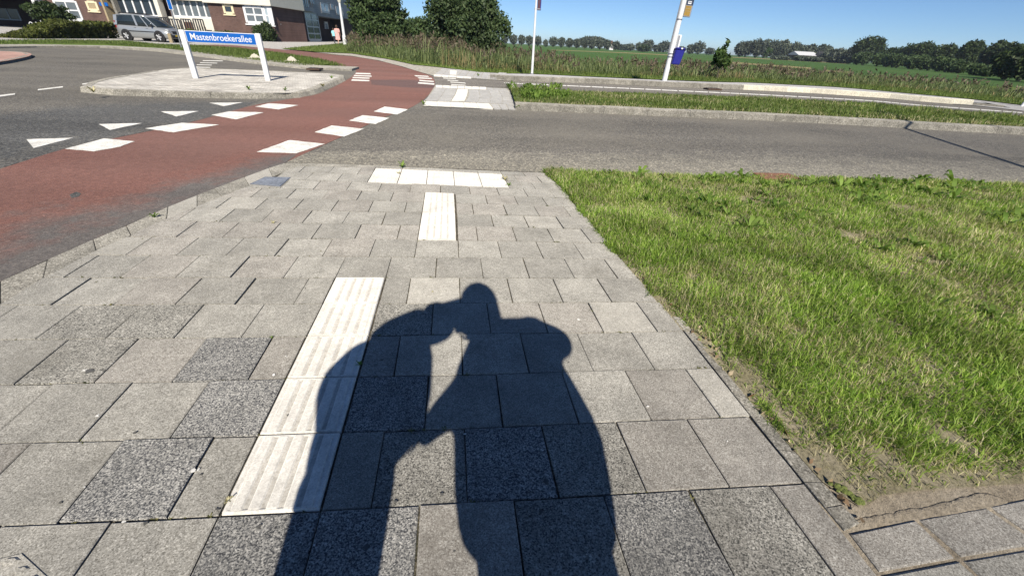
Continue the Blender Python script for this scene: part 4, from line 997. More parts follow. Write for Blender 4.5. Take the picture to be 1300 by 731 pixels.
for k in range(24):
    u = (k + .5) / 24 * hl - hl / 2; add_tube(bm, (hdirn[0] * u - hdirn[1] * .8, hdirn[1] * u + hdirn[0] * .8, 0), (hdirn[0] * u - hdirn[1] * .8 + rng.normal(0, .1), hdirn[1] * u + hdirn[0] * .8, .8 * min(1, .2 + 2 * (k + .5) / 24)), .03, .012, 5)
bm_obj('stems', bm, M['bark'], t)
cs = CORN[:2] + FD * .6 - FN * 1.4
tree('corner_shrub', (cs[0], cs[1], 0), 'dark upright shrub in front of the building corner window', 'shrub', 3, (1.35, 1.2, .1, zF(340, 28)), 3500, .2, M['leaf_dark'], .08, 1, None, 14, .4, 4, .3, [(0, 0, .9, 1.3, 1.1, 1.)])
for i, (x0, x1, yt) in enumerate(((212, 236, 36.5), (238, 262, 36), (284, 312, 38.5))):
    u = uF((x0 + x1) / 2); p = CORN[:2] + FD * u - FN * 2.6; w = abs(uF(x0) - uF(x1)) / 2; h = zF((x0 + x1) / 2, yt)
    tree('front_shrub', (p[0], p[1], 0), ['olive shrub behind the bonnet of the silver car', 'olive shrub below the grey glazed bay, above the street sign', 'low straw-green planting below the brick wall right of the bays'][i], 'shrub', 2, (w, .8, .1, h), 1800, .2, M['leaf_hedge'], .05, .6, 'front garden shrubs', 9, .42, 3, .3, [(0, 0, h * .4, w, .7, h * .4)])

# ---- young tree in the reeds
yt = put(918, 29)
tree('young_tree', yt, 'small lone green tree standing in the reeds right of the bus stop pole', 'tree', 2, (.55, .5, .2, 1.25 + sc(918, 29, 8)), 900, .15, M['leaf_mid'], .035, 1.6, None, 14, .36, 6, .25, [(.05, 0, 1.75, .14, .14, .26), (-.2, 0, 1.2, .3, .3, .4), (.35, 0, 1.0, .22, .25, .35)])

# ---- row of pollard willows along the far meadow
WD = 400
wl = [(641, 6, 10), (651.6, 8.4, 10.5), (662, 7.4, 11), (672, 8.4, 10.5), (682.4, 7.4, 10.5), (692.5, 5, 6.5), (702, 9, 11), (712.4, 8.4, 10.5), (722.6, 8.6, 9.8), (732.4, 8.2, 9.8), (742, 8, 10), (751.2, 8.4, 10), (761, 8.4, 10.2), (770.6, 8.2, 10.4), (781.2, 8.4, 9.8)]
wlab = ['half hidden behind the big bush', 'just right of the big bush', 'second clear of the big bush', 'just left of the thin white pole', 'just right of the thin white pole', 'smallest one, in a gap right of the thin pole', 'widest one right of the small willow', 'second after the smallest willow', 'third after the smallest willow', 'at the left end of the poplar grove', 'in front of the left half of the poplar grove', 'in front of the middle of the poplar grove', 'in front of the right half of the poplar grove', 'just left of the tiny white house', 'last at the right end of the row']
for (x, w, h), lb in zip(wl, wlab):
    H = 1.25 + sc(x, WD, hz(x) - (hz(x) + 1.2 - h)); hh = sc(x, WD, h + 1)
    tree('pollard_willow', put(x, WD, -.1), 'pollard willow of the far row, ' + lb, 'tree', hh, (sc(x, WD, w) * .66, sc(x, WD, w) * .66, hh * .08, hh), 1000, .95, M['leaf_hazed'], .4, hh * .5, 'pollard willows along the meadow', 10, .40, 3, .3, full=True)
tree('poplar_grove', put(752, 560, -.1), 'long grove of pale poplars behind the willow row', 'trees', 14, (sc(752, 560, 19), 8, 3, sc(752, 560, 13.5)), 3600, 1.7, M['leaf_hazed'], .5, 9, None, 34, .24, 8, .3, full=True)
far_trees = [(800, 520, 10, 7, 3), (812, 540, 9, 8.5, 2), (822, 520, 12, 12.5, 2), (817, 430, 13, 7, 0), (834, 520, 9, 8, 2), (843, 500, 14, 12.5, 1), (863, 520, 10, 7, 2), (876, 520, 9, 10, 2), (886, 500, 13, 13.5, 1), (900, 560, 10, 7, 2), (793, 560, 8, 6, 3), (788, 600, 9, 5.5, 3)]
flab = ['smooth low tree left of the tall far pair', 'tree left of the tallest crown before the bus pole', 'tallest pale tree midway between willows and bus pole', 'dark low bush standing before the far trees', 'tree close left of the dark round one', 'dark round tree left of the bus stop pole', 'low tree seen between bus pole and bin', 'tree just right of the blue bin', 'tall dark tree right of the blue bin', 'low tree left of the lone young tree', 'small tree right of the willow row', 'smallest far tree after the last willow']
for (x, D, w, h, s), lb in zip(far_trees, flab):
    hh = sc(x, D, h + 1)
    tree('far_tree', put(x, D, -.1), lb, 'tree', hh, (sc(x, D, w) * .68, sc(x, D, w) * .6, hh * .02, hh), 1000, 1.3, M['leaf_hazed'] if s else M['leaf_dark'], .4, hh * .5, 'trees along the horizon', 10, .42, 2, .3, full=True)
# ---- grove, farm and wood to the right
def mass(name, xs, D0, D1, ytop, n, m, leaf, kind='stuff', lab=None, zlow=.2, depth=14, ybase=None):
    """foliage wall between photograph columns, following a list of (x, top y)"""
    pts = []
    X = np.array([p[0] for p in ytop], float); Y = np.array([p[1] for p in ytop], float)
    for k in range(n):
        x = xs[0] + (xs[1] - xs[0]) * (k + rng.random()) / n; D = D0 + (D1 - D0) * (x - xs[0]) / (xs[1] - xs[0])
        top = 1.25 + sc(x, D, hz(x) - np.interp(x, X, Y)); w = sc(x, D, (xs[1] - xs[0]) / n)
        pts.append((x, D, top, w))
    return pts
def wood(name, label, cols, D0, D1, tops, n, m, wfac, nleaf, leaf, group, labels):
    for i, (x, D, top, w) in enumerate(mass(name, cols, D0, D1, tops, n, m, leaf)):
        rx = max(w * wfac, top * .28)
        tree(name, put(x, D, -.1), labels(i, n), 'tree', top, (rx, rx * .9, top * .05, top * (.92 + .12 * rng.random())), nleaf, leaf, m, .3, top * .5, group, 18, .38, 3, .3, full=True)
ordn = lambda i: ['first', 'second', 'third', 'fourth', 'fifth', 'sixth', 'seventh', 'eighth', 'ninth', 'tenth', 'eleventh', 'twelfth', 'thirteenth', 'fourteenth', 'fifteenth', 'sixteenth', 'seventeenth', 'eighteenth', 'nineteenth', 'twentieth'][i]
wood('grove_tree', '', (936, 1018), 420, 420, [(930, 60), (940, 53.5), (955, 51.5), (975, 52), (1000, 53.5), (1010, 55), (1018, 60)], 9, M['leaf_hazed'], .95, 2600, 1.0, 'grove left of the white barn', lambda i, n: 'far tree of the dense grove left of the white barn, %s from the left' % ordn(i))
wood('grove_tree', '', (1018, 1050), 460, 460, [(1018, 60), (1030, 58), (1042, 57.5), (1050, 62)], 4, M['leaf_hazed'], .95, 1300, 1.4, 'trees behind the white barn', lambda i, n: 'far tree behind the white barn, %s from the left' % ordn(i))
tree('lime_tree', put(974, 400, -.1), 'pale yellow-green tree at the foot of the far grove', 'tree', 5, (sc(974, 400, 4), 3, .5, 1.25 + sc(974, 400, 10)), 600, .9, M['leaf_mid'], .3, 3, None, 10, .42, 2, .3)
wood('hedgerow_tree', '', (980, 1080), 330, 300, [(980, 71.5), (1010, 71), (1030, 72), (1050, 72.5), (1080, 73)], 12, M['leaf_hazed'], .75, 600, .9, 'low trees before the barn', lambda i, n: 'low round tree in the line before the white barn, %s from the left' % ordn(i))
tree('broad_tree', put(1096, 300, -.1), 'broad tall round-topped tree left of the right-hand wood', 'tree', 16, (sc(1096, 300, 18), 8, 1, 1.25 + sc(1096, 300, hz(1096) - 49)), 8000, .7, M['leaf_dark'], .6, 8, None, 26, .32, 5, .3, full=True)
wood('hedgerow_tree', '', (1052, 1082), 360, 330, [(1052, 63), (1070, 62), (1082, 63)], 3, M['leaf_hazed'], .95, 1300, 1.2, 'trees right of the white barn', lambda i, n: 'dark far tree right of the white barn, %s from the left' % ordn(i))
wood('wood_tree', '', (1120, 1345), 270, 150, [(1115, 64), (1130, 60), (1150, 58.5), (1166, 56), (1172, 60), (1180, 58), (1200, 57.5), (1215, 54), (1232, 52.5), (1248, 56), (1270, 55), (1281, 61), (1292, 57), (1300, 53), (1345, 50)], 15, M['leaf_dark'], .95, 6500, .60, 'tall trees of the right-hand wood', lambda i, n: 'tall dark tree in the back row of the right-hand wood, %s from the left' % ordn(i))
wood('edge_bush', '', (1086, 1262), 255, 118, [(1086, 66), (1120, 67), (1150, 69), (1190, 72), (1230, 77), (1262, 82)], 17, M['leaf_willow'], .85, 3200, .42, 'grey-green willows along the wood edge', lambda i, n: 'grey-green bushy willow at the front edge of the wood, %s from the left' % ordn(i))
wood('wood_tree', '', (1262, 1345), 108, 84, [(1262, 66), (1285, 60), (1300, 56), (1345, 52)], 4, M['leaf_dark'], .95, 7000, .36, 'nearest dark trees of the wood', lambda i, n: 'nearest dark tree at the right end of the wood, %s from the left' % ordn(i))
# thin leaning tree stem at the right edge
t = empty('leaning_tree', tuple(G(1299, 118)), 'dark leaning stem at the right edge beyond the reeds', 'tree')
bm = bmesh.new(); add_tube(bm, (0, 0, -.1), (.5, .1, 1.6), .09, .07, 8); add_tube(bm, (.5, .1, 1.6), (.9, .3, 3.2), .07, .04, 8); bm_obj('trunk', bm, M['bark'], t)
leaf_cloud('crown', crown_points(clumped(1.2, .3, 3.2, 1.3, 1.2, 1.0, 12, .4), 900, .3), .2, M['leaf_dark'], t)

# ---- white farm barn
fb = put(1026, 360); fdir = np.array([RT[0], RT[1]]); fdir /= np.linalg.norm(fdir); ang = math.atan2(fdir[1], fdir[0])
t = empty('farm_barn', tuple(fb), 'white-roofed farm barn far across the meadow', 'barn', None, ang)
fb = put(1025, 360); L_, hh, hr = sc(1026, 360, 24) / 2, 1.25 + sc(1026, 360, 3.4), 1.25 + sc(1026, 360, 7.6)
t.location = tuple(fb); box_obj('wall', -L_, L_, 0, 12, 0, hh, M['bark'], t)
mesh_obj('roof', [(-L_ - .4, -.5, hh), (L_ + .4, -.5, hh), (L_ + .4, 6, hr), (-L_ - .4, 6, hr), (-L_ - .4, 12.5, hh), (L_ + .4, 12.5, hh)], [[0, 1, 2, 3], [3, 2, 5, 4], [0, 3, 4], [1, 5, 2]], M['white'], t)
for k in range(4): box_obj('barn_door', -L_ + 2 + k * 4.4, -L_ + 4.2 + k * 4.4, -.06, -.01, .2, hh * .7, M['dark_metal'], t)
t = empty('farm_house', tuple(put(1046, 362)), 'small dark-roofed white farmhouse right of the barn', 'house', None, ang)
box_obj('wall', -3, 3, 0, 6, 0, 2.4, M['white'], t); mesh_obj('roof', [(-3.3, -.4, 2.4), (3.3, -.4, 2.4), (3.3, 3, 5.6), (-3.3, 3, 5.6), (-3.3, 6.4, 2.4), (3.3, 6.4, 2.4)], [[0, 1, 2, 3], [3, 2, 5, 4], [0, 3, 4], [1, 5, 2]], M['dark_metal'], t)
for k in (-1.5, 1.2): box_obj('window', k - .4, k + .4, -.05, -.01, 1.0, 1.9, M['glass_dark'], t)
t = empty('small_house', tuple(put(776, 420)), 'tiny white house between the last willows', 'house', None, ang)
box_obj('wall', -1.6, 1.6, 0, 5, 0, 4.6, M['white'], t); mesh_obj('roof', [(-1.9, -.3, 4.6), (1.9, -.3, 4.6), (0, -.3, 7.0), (-1.9, 5.3, 4.6), (1.9, 5.3, 4.6), (0, 5.3, 7.0)], [[0, 1, 2], [3, 5, 4], [0, 2, 5, 3], [1, 4, 5, 2]], M['rust'], t)
box_obj('window', -.5, .5, -.05, -.01, 1.6, 2.8, M['glass_dark'], t)

# ================================================================== GRASS
def blades(name, xy, z, h, w, m, lean=.5, seg=2, heading=None, parent=None, droop=.6):
    n = len(xy); h = np.broadcast_to(h, (n,)) * (.55 + .8 * rng.random(n)); w = np.broadcast_to(w, (n,)) * (.7 + .6 * rng.random(n))
    th = rng.random(n) * 2 * np.pi; ln = np.abs(rng.normal(0, lean, n)); cx, sx = np.cos(th), np.sin(th); wa = th + np.pi / 2 + rng.normal(0, .5, n)
    V = np.zeros((n, 2 * seg + 1, 3))
    z = np.broadcast_to(z, (n,))
    for k in range(seg + 1):
        f = k / seg; bend = ln * f * (1 + droop * f); rr = h * f
        px = xy[:, 0] + cx * np.sin(np.minimum(bend, 1.5)) * rr; py = xy[:, 1] + sx * np.sin(np.minimum(bend, 1.5)) * rr; pz = z + np.cos(np.minimum(bend, 1.5)) * rr
        if k < seg:
            ww = w * (1 - .45 * f) / 2
            V[:, 2*k] = np.stack([px - np.cos(wa) * ww, py - np.sin(wa) * ww, pz], -1); V[:, 2*k+1] = np.stack([px + np.cos(wa) * ww, py + np.sin(wa) * ww, pz], -1)
        else: V[:, 2*seg] = np.stack([px, py, pz], -1)
    b = np.arange(n)[:, None] * (2 * seg + 1); F = []
    for k in range(seg - 1):
        F += [b + np.array([[2*k, 2*k+1, 2*k+3]]), b + np.array([[2*k, 2*k+3, 2*k+2]])]
    F.append(b + np.array([[2*seg-2, 2*seg-1, 2*seg]]))
    return np_mesh(name, V.reshape(-1, 3), np.concatenate(F), m, parent, 'stuff')
def edge_dist(xy, line):
    P = np.array([p[:2] for p in line]); d = np.full(len(xy), 1e9)
    for a, b in zip(P[:-1], P[1:]):
        t_ = np.clip(((xy - a) @ (b - a)) / ((b - a) @ (b - a)), 0, 1); d = np.minimum(d, np.linalg.norm(xy - (a + t_[:, None] * (b - a)), axis=1))
    return d
M['moss_leaf'] = m_leaf('joint_moss', (.07, .085, .02), (.22, .20, .08), .2, 9.)
nearP = np.array([p[:2] for p in lawn_poly])
win = [G(x, y)[:2] for x, y in [(680, 214), (1320, 232), (1500, 260), (1500, 640), (1060, 650)]]
cand = sample_poly(lawn_poly, 900000)
cand = cand[in_poly(cand[:, 0], cand[:, 1], win)]
dist = np.linalg.norm(cand - CAM[:2], axis=1)
eL = edge_dist(cand, [G(x, y) for x, y in lawn_px[-11:]]); eB = edge_dist(cand, [G(x, y) for x, y in [(1044, 612), (1094, 646), (1119, 629), (1180, 621), (1300, 613), (1800, 640)]]); eT = edge_dist(cand, [G(x, y) for x, y in lawn_px[:6]])
n1 = vnoise(cand[:, 0], cand[:, 1], 4.5, 1); n2 = vnoise(cand[:, 0], cand[:, 1], 14., 2); n3 = vnoise(cand[:, 0], cand[:, 1], 1.3, 9)
bare = np.clip(1.1 - eL / .085, 0, 1) * np.clip((2.4 - cand[:, 1]) / 1.6, .10, 1) + np.clip(1.1 - eB / .14, 0, 1)
# the two worn spots by the path
for bx, by, r in ((940, 478, .13), (990, 540, .11), (1060, 595, .12), (1120, 585, .10), (1210, 560, .10), (960, 425, .06), (1080, 300, .12), (1180, 330, .14), (960, 255, .18), (1150, 265, .2), (880, 350, .06), (1230, 420, .07), (1010, 420, .06)):
    c = G(bx, by)[:2]; bare = np.maximum(bare, .85 * np.clip(1.3 - np.linalg.norm((cand - c) * np.array([1, 1.0]), axis=1) / r, 0, 1))
dens = np.clip(.30 + .9 * n1 * .7 + .6 * n2, .25, 1.1) * (1 - np.clip(bare * (.45 + .9 * n2), 0, .97))
dens *= np.clip((3.2 / dist) ** 1.2, .22, 1)
keep = rng.random(len(cand)) < dens
g = cand[keep][:210000]; gd = dist[keep][:210000]; gb = bare[keep][:210000]; g1 = n1[keep][:210000]; g3 = n3[keep][:210000]
hh_ = (.030 + .045 * g1 + .02 * g3) * (1 - .55 * np.clip(gb, 0, 1)); ww_ = .0030 + .0008 * gd
sel = rng.random(len(g)) < np.clip(.15 + .42 * np.clip(gb, 0, 1) + .22 * (vnoise(g[:, 0], g[:, 1], 2.2, 21) > .62) + .10 * (gd > 3.4), 0, .8)
gz = -.006 + lawn_h(g[:, 0], g[:, 1])
blades('lawn_grass', g[~sel], gz[~sel] - .003, hh_[~sel] * .92, ww_[~sel], M['grass'], 1.1)
blades('dry_lawn_grass', g[sel], gz[sel], hh_[sel] * .95, ww_[sel] * .62, M['grass_dry'], 1.05)
# broad-leaved weeds in the lawn
def rosettes(name, xy, z, size, m, nl=7, kind='stuff', parent=None, flat=.45):
    V = []; F = []
    for (x, y), s, zz0 in zip(xy, np.broadcast_to(size, (len(xy),)), np.broadcast_to(z, (len(xy),))):
        for k in range(nl):
            a = 2 * math.pi * (k + random.random() * .7) / nl; L = s * (.6 + .6 * random.random()); w = L * .15; e = flat * (.5 + random.random())
            c, s_ = math.cos(a), math.sin(a); b = len(V)
            for f, wf, zf in ((.0, .3, 0), (.35, 1., .9), (.75, .9, 1.05), (1., .05, .7)):
                for q in (-1, 1): V.append((x + c * L * f - s_ * q * w * wf, y + s_ * L * f + c * q * w * wf, zz0 + L * e * zf * math.sin(min(f * 1.9, 1.5)) + (.0 if q < 0 else w * .25)))
            for i in range(3): F.append([b + 2*i, b + 2*i + 1, b + 2*i + 3, b + 2*i + 2])
    o = np_mesh(name, V, F, m, parent, kind)
    return o
wx = sample_poly(lawn_poly, 4000); wx = wx[in_poly(wx[:, 0], wx[:, 1], win)]; wd = np.linalg.norm(wx - CAM[:2], axis=1)
wx = wx[(vnoise(wx[:, 0], wx[:, 1], 1.9, 33) > .40) & (wd > 2.4) & (rng.random(len(wx)) < .55)][:200]; wd = np.linalg.norm(wx - CAM[:2], axis=1)
rosettes('lawn_weeds', wx, .0, .030 + .012 * wd * (.5 + rng.random(len(wx))), M['weed'], 8, flat=.55)
# clover / dandelion fringe along the road edge
tt = rng.random(70); ex = np.interp(tt, [0, .3, .55, 1], [692, 870, 1014, 1300]); ey = np.interp(ex, [692, 870, 1014, 1300], [217, 223.5, 226.5, 234]) + rng.random(70) * 3
keep_ = ~((ex > 955) & (ex < 1010))
rosettes('lawn_weeds', [G(x, y)[:2] for x, y in zip(ex[keep_], ey[keep_])], -.012, .06, M['weed'], 8, flat=.3)
ed = np.array([G(x, y)[:2] for x, y in zip(np.interp(rng.random(2600), [0, 1], [690, 1400]), np.zeros(2600))]) if False else None
fx = 690 + rng.random(5200) * 640; fy = np.interp(fx, [690, 760, 870, 1014, 1160, 1330], [216.6, 219, 223.5, 226.4, 230.5, 236]) + rng.normal(.4, .7, 5200)
kk = ~((fx > 965) & (fx < 1006)); fe = np.array([G(x, y)[:2] for x, y in zip(fx[kk], fy[kk])])
blades('lawn_fringe', fe, -.018, .055, .007, M['grass'], .9)
# tufts hanging over the edging
k_ = rng.random(5200); el_ = lawn_px[-11:] + [(691, 217)]; lx = np.interp(k_, np.linspace(0, 1, len(el_)), [p[0] for p in el_]); ly = np.interp(k_, np.linspace(0, 1, len(el_)), [p[1] for p in el_])
oe = np.array([G(x, y)[:2] for x, y in zip(lx, ly)]); oe[:, 0] += rng.normal(.012, .022, len(oe)); tuft = vnoise(oe[:, 0], oe[:, 1], 5.5, 77)
oe = oe[(tuft > .42) & ((oe[:, 1] > 1.15) | (tuft > .72))]; od = np.linalg.norm(oe - CAM[:2], axis=1)
blades('edge_tufts', oe, -.002, .045, .0028 + .0007 * od, M['grass'], 1.1)
# moss and tiny weeds in the joints of the paving
mj = []
for _ in range(420):
    n_ = rng.integers(-1, 14); x_ = rng.integers(-6, 7) + (0. if n_ % 2 else .5) + rng.normal(0, .1)
    f_ = rng.random()
    q_ = TG(x_, n_ + (f_ if rng.random() < .5 else 0)) if rng.random() < .6 else TG(x_ + f_, n_)
    mj.append(q_)
mj = np.array(mj); lim = np.interp(mj[:, 1], [p[1] for p in rp[::-1]], [p[0] for p in rp[::-1]]); mj = mj[mj[:, 0] < lim - .03]
kx = np.interp(mj[:, 1], [p[1] for p in lp], [p[0] for p in lp]); mj = mj[mj[:, 0] > kx + .03]
rosettes('joint_moss', mj, -.006, .006 + .010 * rng.random(len(mj)) ** 2, M['moss_leaf'], 6)
# dead leaves and crumbs along the edging
n = 60; k_ = rng.random(n); lx = np.interp(k_, np.linspace(0, 1, len(ro)), [p[0] for p in ro]); ly = np.interp(k_, np.linspace(0, 1, len(ro)), [p[1] for p in ro])
lc = np.array([G(x + rng.normal(4, 4), y) for x, y in zip(lx, ly)]); lc[:, 2] = .006 + .006 * rng.random(n)
M['litter'] = m_leaf('dead_leaves', (.16, .09, .04), (.48, .38, .24), .1, 9.)
leaf_cloud('leaf_litter', lc, .022, M['litter'], None, 'stuff', 1.5)
# middle verge
vp = [G(x, y + 2.2, .09) for x, y in vtop] + [p * np.array([1, 1, 0]) + np.array([.04, .30, .09]) for p in vkg[::-1]]
vg = sample_poly(vp, 60000); vd = np.linalg.norm(vg - CAM[:2], axis=1)
dr = rng.random(len(vg)) < .06 + .22 * (vnoise(vg[:, 0], vg[:, 1], .8, 15) > .62) + .25 * (edge_dist(vg, vkg) < .62)
vh = .06 + .075 * vnoise(vg[:, 0], vg[:, 1], .9, 5) * vnoise(vg[:, 0], vg[:, 1], 3.1, 6) * 1.5
blades('verge_grass', vg[~dr], .088, vh[~dr], (.006 + .0007 * vd)[~dr], M['grass_far'], .8)
blades('dry_verge_grass', vg[dr], .088, vh[dr], (.006 + .0006 * vd)[dr], M['grass_dry'], .9)
ws = np.array([G(664 + 56 * rng.random() ** 1.3, 110.5 + 17 * rng.random(), .09)[:2] for _ in range(120)])
rosettes('verge_weeds', ws, .095, .10 + .08 * rng.random(120), M['weed'], 8, flat=.6)
ws = np.array([G(645 + 8 * rng.random(), 108.5 + 7 * rng.random(), .0)[:2] for _ in range(16)]); rosettes('verge_weeds', ws, .0, .14, M['weed'], 8, flat=.6)
# grass strip by the roundabout, banks
def px_grass(name, poly_px, n, z, h, w, m, lean=.6):
    p = sample_poly([G(x, y) for x, y in poly_px], n); blades(name, p, z, h, w, m, lean)
px_grass('strip_grass', [(0, 53), (60, 52), (159, 53.3), (200, 57.5), (246, 58.8), (269, 60), (301, 62.2), (361, 69.2), (403, 75.8), (441, 86), (385, 85.2), (315, 77.6), (269, 71.2), (200, 62.4), (125, 57.4), (60, 57.0), (0, 58)], 26000, .048, .10, .022, M['grass_far'], .8)
px_grass('bank_grass', gp, 22000, .012, .14, .026, M['grass_far'], .7)
px_grass('bank_grass', [(600, 80), (677, 85.5), (760, 88.5), (843, 92), (953, 97), (1061, 102), (1200, 111), (1300, 118), (1330, 124), (1300, 134), (1238, 126.6), (1147, 118.1), (1061, 110.6), (1005, 107.6), (953, 105), (900, 103.9), (843, 101.6), (760, 98), (677, 94.1), (640, 93.6), (607, 91.8)], 42000, .018, .15, .020, M['grass_far'], .7)
# ---- reed bed
def reeds(name, poly_px, n, hfun, w, m, lean, zoff=0., prob=None):
    p = sample_poly([G(x, y) for x, y in poly_px], n); pz = CAM + 0
    rel = np.c_[p, np.zeros(len(p))] - CAM; x = 650 + FOC * (rel @ RT) / (rel @ FW)
    h = hfun(x, p); blades(name, p, zoff, h, w, m, lean, 3, droop=1.2); return p, x
reed_front = [(440, 66.5), (475, 70), (525, 80), (561, 84.3), (607, 89.6), (677, 92), (760, 95.5), (843, 98.6), (900, 100.5), (953, 102), (1061, 107.2), (1147, 114), (1238, 122), (1300, 129), (1360, 137)]
reed_back = [(1360, 130), (1300, 121.5), (1238, 113.5), (1147, 104), (1061, 97.5), (953, 90.5), (900, 88), (843, 85.5), (760, 83.5), (700, 80), (650, 75.5), (607, 71), (561, 66.5), (525, 63), (475, 58.5), (450, 56.5)]
rpoly = reed_front + reed_back
hx = lambda x: np.interp(x, [440, 500, 580, 640, 700, 760, 850, 1000, 1150, 1300], [1.25, 1.35, 1.32, 1.02, .86, .72, .70, .66, .58, .52])
reeds('reed_leaves', rpoly, 52000, lambda x, p: hx(x) * (.50 + .62 * vnoise(p[:, 0], p[:, 1], .8, 8)) * (.6 + .5 * rng.random(len(p))), .034, M['reed'], .62)
fp = reed_front + [(x, y - 3.2) for x, y in reed_front[::-1]]
reeds('dry_reeds', [q for q in fp if q[0] > 560], 4200, lambda x, p: hx(x) * (.22 + .45 * vnoise(p[:, 0], p[:, 1], .5, 3)) * (vnoise(p[:, 0], p[:, 1], .35, 13) > .45), .026, M['reed_dry'], .35)
pp = sample_poly([G(x, y) for x, y in rpoly], 5000); pp = pp[vnoise(pp[:, 0], pp[:, 1], .33, 41) > .34]; rel = np.c_[pp, np.zeros(len(pp))] - CAM; xx = 650 + FOC * (rel @ RT) / (rel @ FW)
hp = hx(xx) * (.50 + .55 * vnoise(pp[:, 0], pp[:, 1], .8, 8)) * (.72 + .40 * rng.random(len(pp)))
thin = (xx < 640) | (rng.random(len(xx)) < .42); pp, hp = pp[thin], hp[thin]; cl = np.repeat(np.c_[pp, hp], 5, 0) + rng.normal(0, 1, (len(pp) * 5, 3)) * np.array([.05, .05, .10])
leaf_cloud('reed_plumes', cl, .10, M['plume'], None, 'stuff', 2.2, 1.5)
# ---- small weeds growing from joints
def weed(px, s, label, nl=9, z=0., flat=.8, m=None):
    s = s * .55; c = G(px[0], px[1], z); t = empty("weed", (c[0], c[1], z), label, 'weed'); rosettes('leaves', [(0, 0)], 0, s, m or M['weed'], nl, None, t, flat)
    bm = bmesh.new()
    for k in range(3): add_tube(bm, (0, 0, -.005), (rng.normal(0, s * .2), rng.normal(0, s * .2), s * .3), s * .03, s * .015, 5)
    bm_obj('stem', bm, M['weed'], t)
weed((457, 463), .035, 'tiny green weed in the joint beside the white ribbed tiles, under the shadow')
weed((511, 213), .10, 'green tuft at the far edge of the white stud tiles', 12)
weed((506, 221), .05, 'small dry weed between the white stud tiles', 8, m=M['grass_dry'])
weed((641, 229), .08, 'dry weed at the right end of the white stud tiles', 10, m=M['grass_dry'])
weed((646, 236), .06, 'low green weed below the right end of the stud tiles', 9)
weed((290, 636), .03, 'dry grass tuft at the lower left corner of the ribbed tiles', 9, m=M['grass_dry'])
weed((345, 429), .02, 'little moss tuft in the joint left of the ribbed tiles', 7)
weed((196, 276), .07, 'flat weed by the kerb of the red path', 9)
weed((347, 284), .035, 'little dry weed in a joint of the left tiles', 8, m=M['grass_dry'])
weed((888, 424), .05, 'dry grass wisps on the edging beside the lawn', 10, m=M['grass_dry'])
weed((549, 371), .018, 'tiny yellow moss at a joint above the shadow', 6, m=M['grass_dry'])
for px, s, lb in (((316, 114.2), .14, 'green tuft on the front kerb of the island'), ((362, 115.4), .12, 'low weed near the right front corner of the island'), ((421, 99.5), .14, 'green tuft on the far tip of the island'), ((410, 110), .16, 'brown weed on the right kerb of the island'), ((119, 117.5), .14, 'brownish weed at the left tip of the island')):
    weed(px, s, lb, 12, ZI, m=M['grass_dry'] if 'brown' in lb else None)
for px, s, lb in (((657, 137.5), .14, 'weed at the corner of refuge and kerb'), ((538, 133), .12, 'weed at the left corner of the refuge'), ((607, 96.8), .16, 'weed on the far sidewalk beside the white strip'), ((700, 96.6), .12, 'small weed at the platform edge')): weed(px, s, lb, 10, 0.02)
# lichen lump on the bare edge
t = empty('moss_clump', tuple(G(1068, 622, .010)), 'oval green moss clump in the gap beside the edging stones', 'moss')
bm = bmesh.new()
for k in range(34):
    u = rng.random(); add_ball(bm, (-.008 + .044 * u + rng.normal(0, .006), .022 - .072 * u + rng.normal(0, .005), .0), .004 + .007 * rng.random(), (1.2, 1., .5), 2)
for v in bm.verts: v.co += Vector(rng.normal(0, .0008, 3))
bm_obj('cushion', bm, m_plain('moss', (.15, .18, .05), .95, .5, 160, bump=.6), t, True)

# ================================================================== STREET NAME SIGN
pl_, pr_ = G(249, 99.4, ZI), G(340.5, 102.4, ZI)
ddir = (pr_ - pl_)[:2]; span = np.linalg.norm(ddir); ddir /= span; ang = math.atan2(ddir[1], ddir[0])
HS = GV(232, 38, pl_, ddir)[1] - ZI
t = empty('street_name_sign', tuple(pl_), 'blue street name sign on two white posts on the traffic island', 'street sign', None, ang)
pw = .125
for x in (0, span): box_obj('post', x - pw / 2, x + pw / 2, -.05, .05, -.08, HS, M['white'], t, .012)
zt = HS - .01; zb_ = GV(327.5, 58, pl_, ddir)[1] - ZI
pan = box_obj('panel', pw / 2 + .004, span - pw / 2 - .004, -.022, .016, zb_, zt, M['white_metal'], t, .006)
bw = .013
box_obj('blue_field', pw / 2 + .004 + bw, span - pw / 2 - .004 - bw, -.0255, -.018, zb_ + bw, zt - bw, M['blue'], pan)
cu = bpy.data.curves.new('lettering', 'FONT'); cu.body = 'Mastenbroekerallee'; cu.size = 1.; cu.offset = .004; cu.extrude = .004; cu.align_x = 'LEFT'
tmp = bpy.data.objects.new('tmp', cu); COL.objects.link(tmp); bpy.context.view_layer.update()
me = bpy.data.meshes.new_from_object(tmp.evaluated_get(bpy.context.evaluated_depsgraph_get())); bpy.data.objects.remove(tmp)
co_ = np.array([v.co for v in me.vertices]); lo, hi = co_.min(0), co_.max(0)
tw = (span - pw) * .87; thh = (zt - zb_) * .56; x0_ = pw / 2 + (span - pw - tw) / 2
for v in me.vertices:
    v.co = ((v.co.x - lo[0]) / (hi[0] - lo[0]) * tw + x0_, -.0265 - v.co.z * .3, zb_ + (zt - zb_) * .23 + (v.co.y - lo[1]) / (hi[1] - lo[1]) * thh)
link_mesh('lettering', me, M['white'], pan)

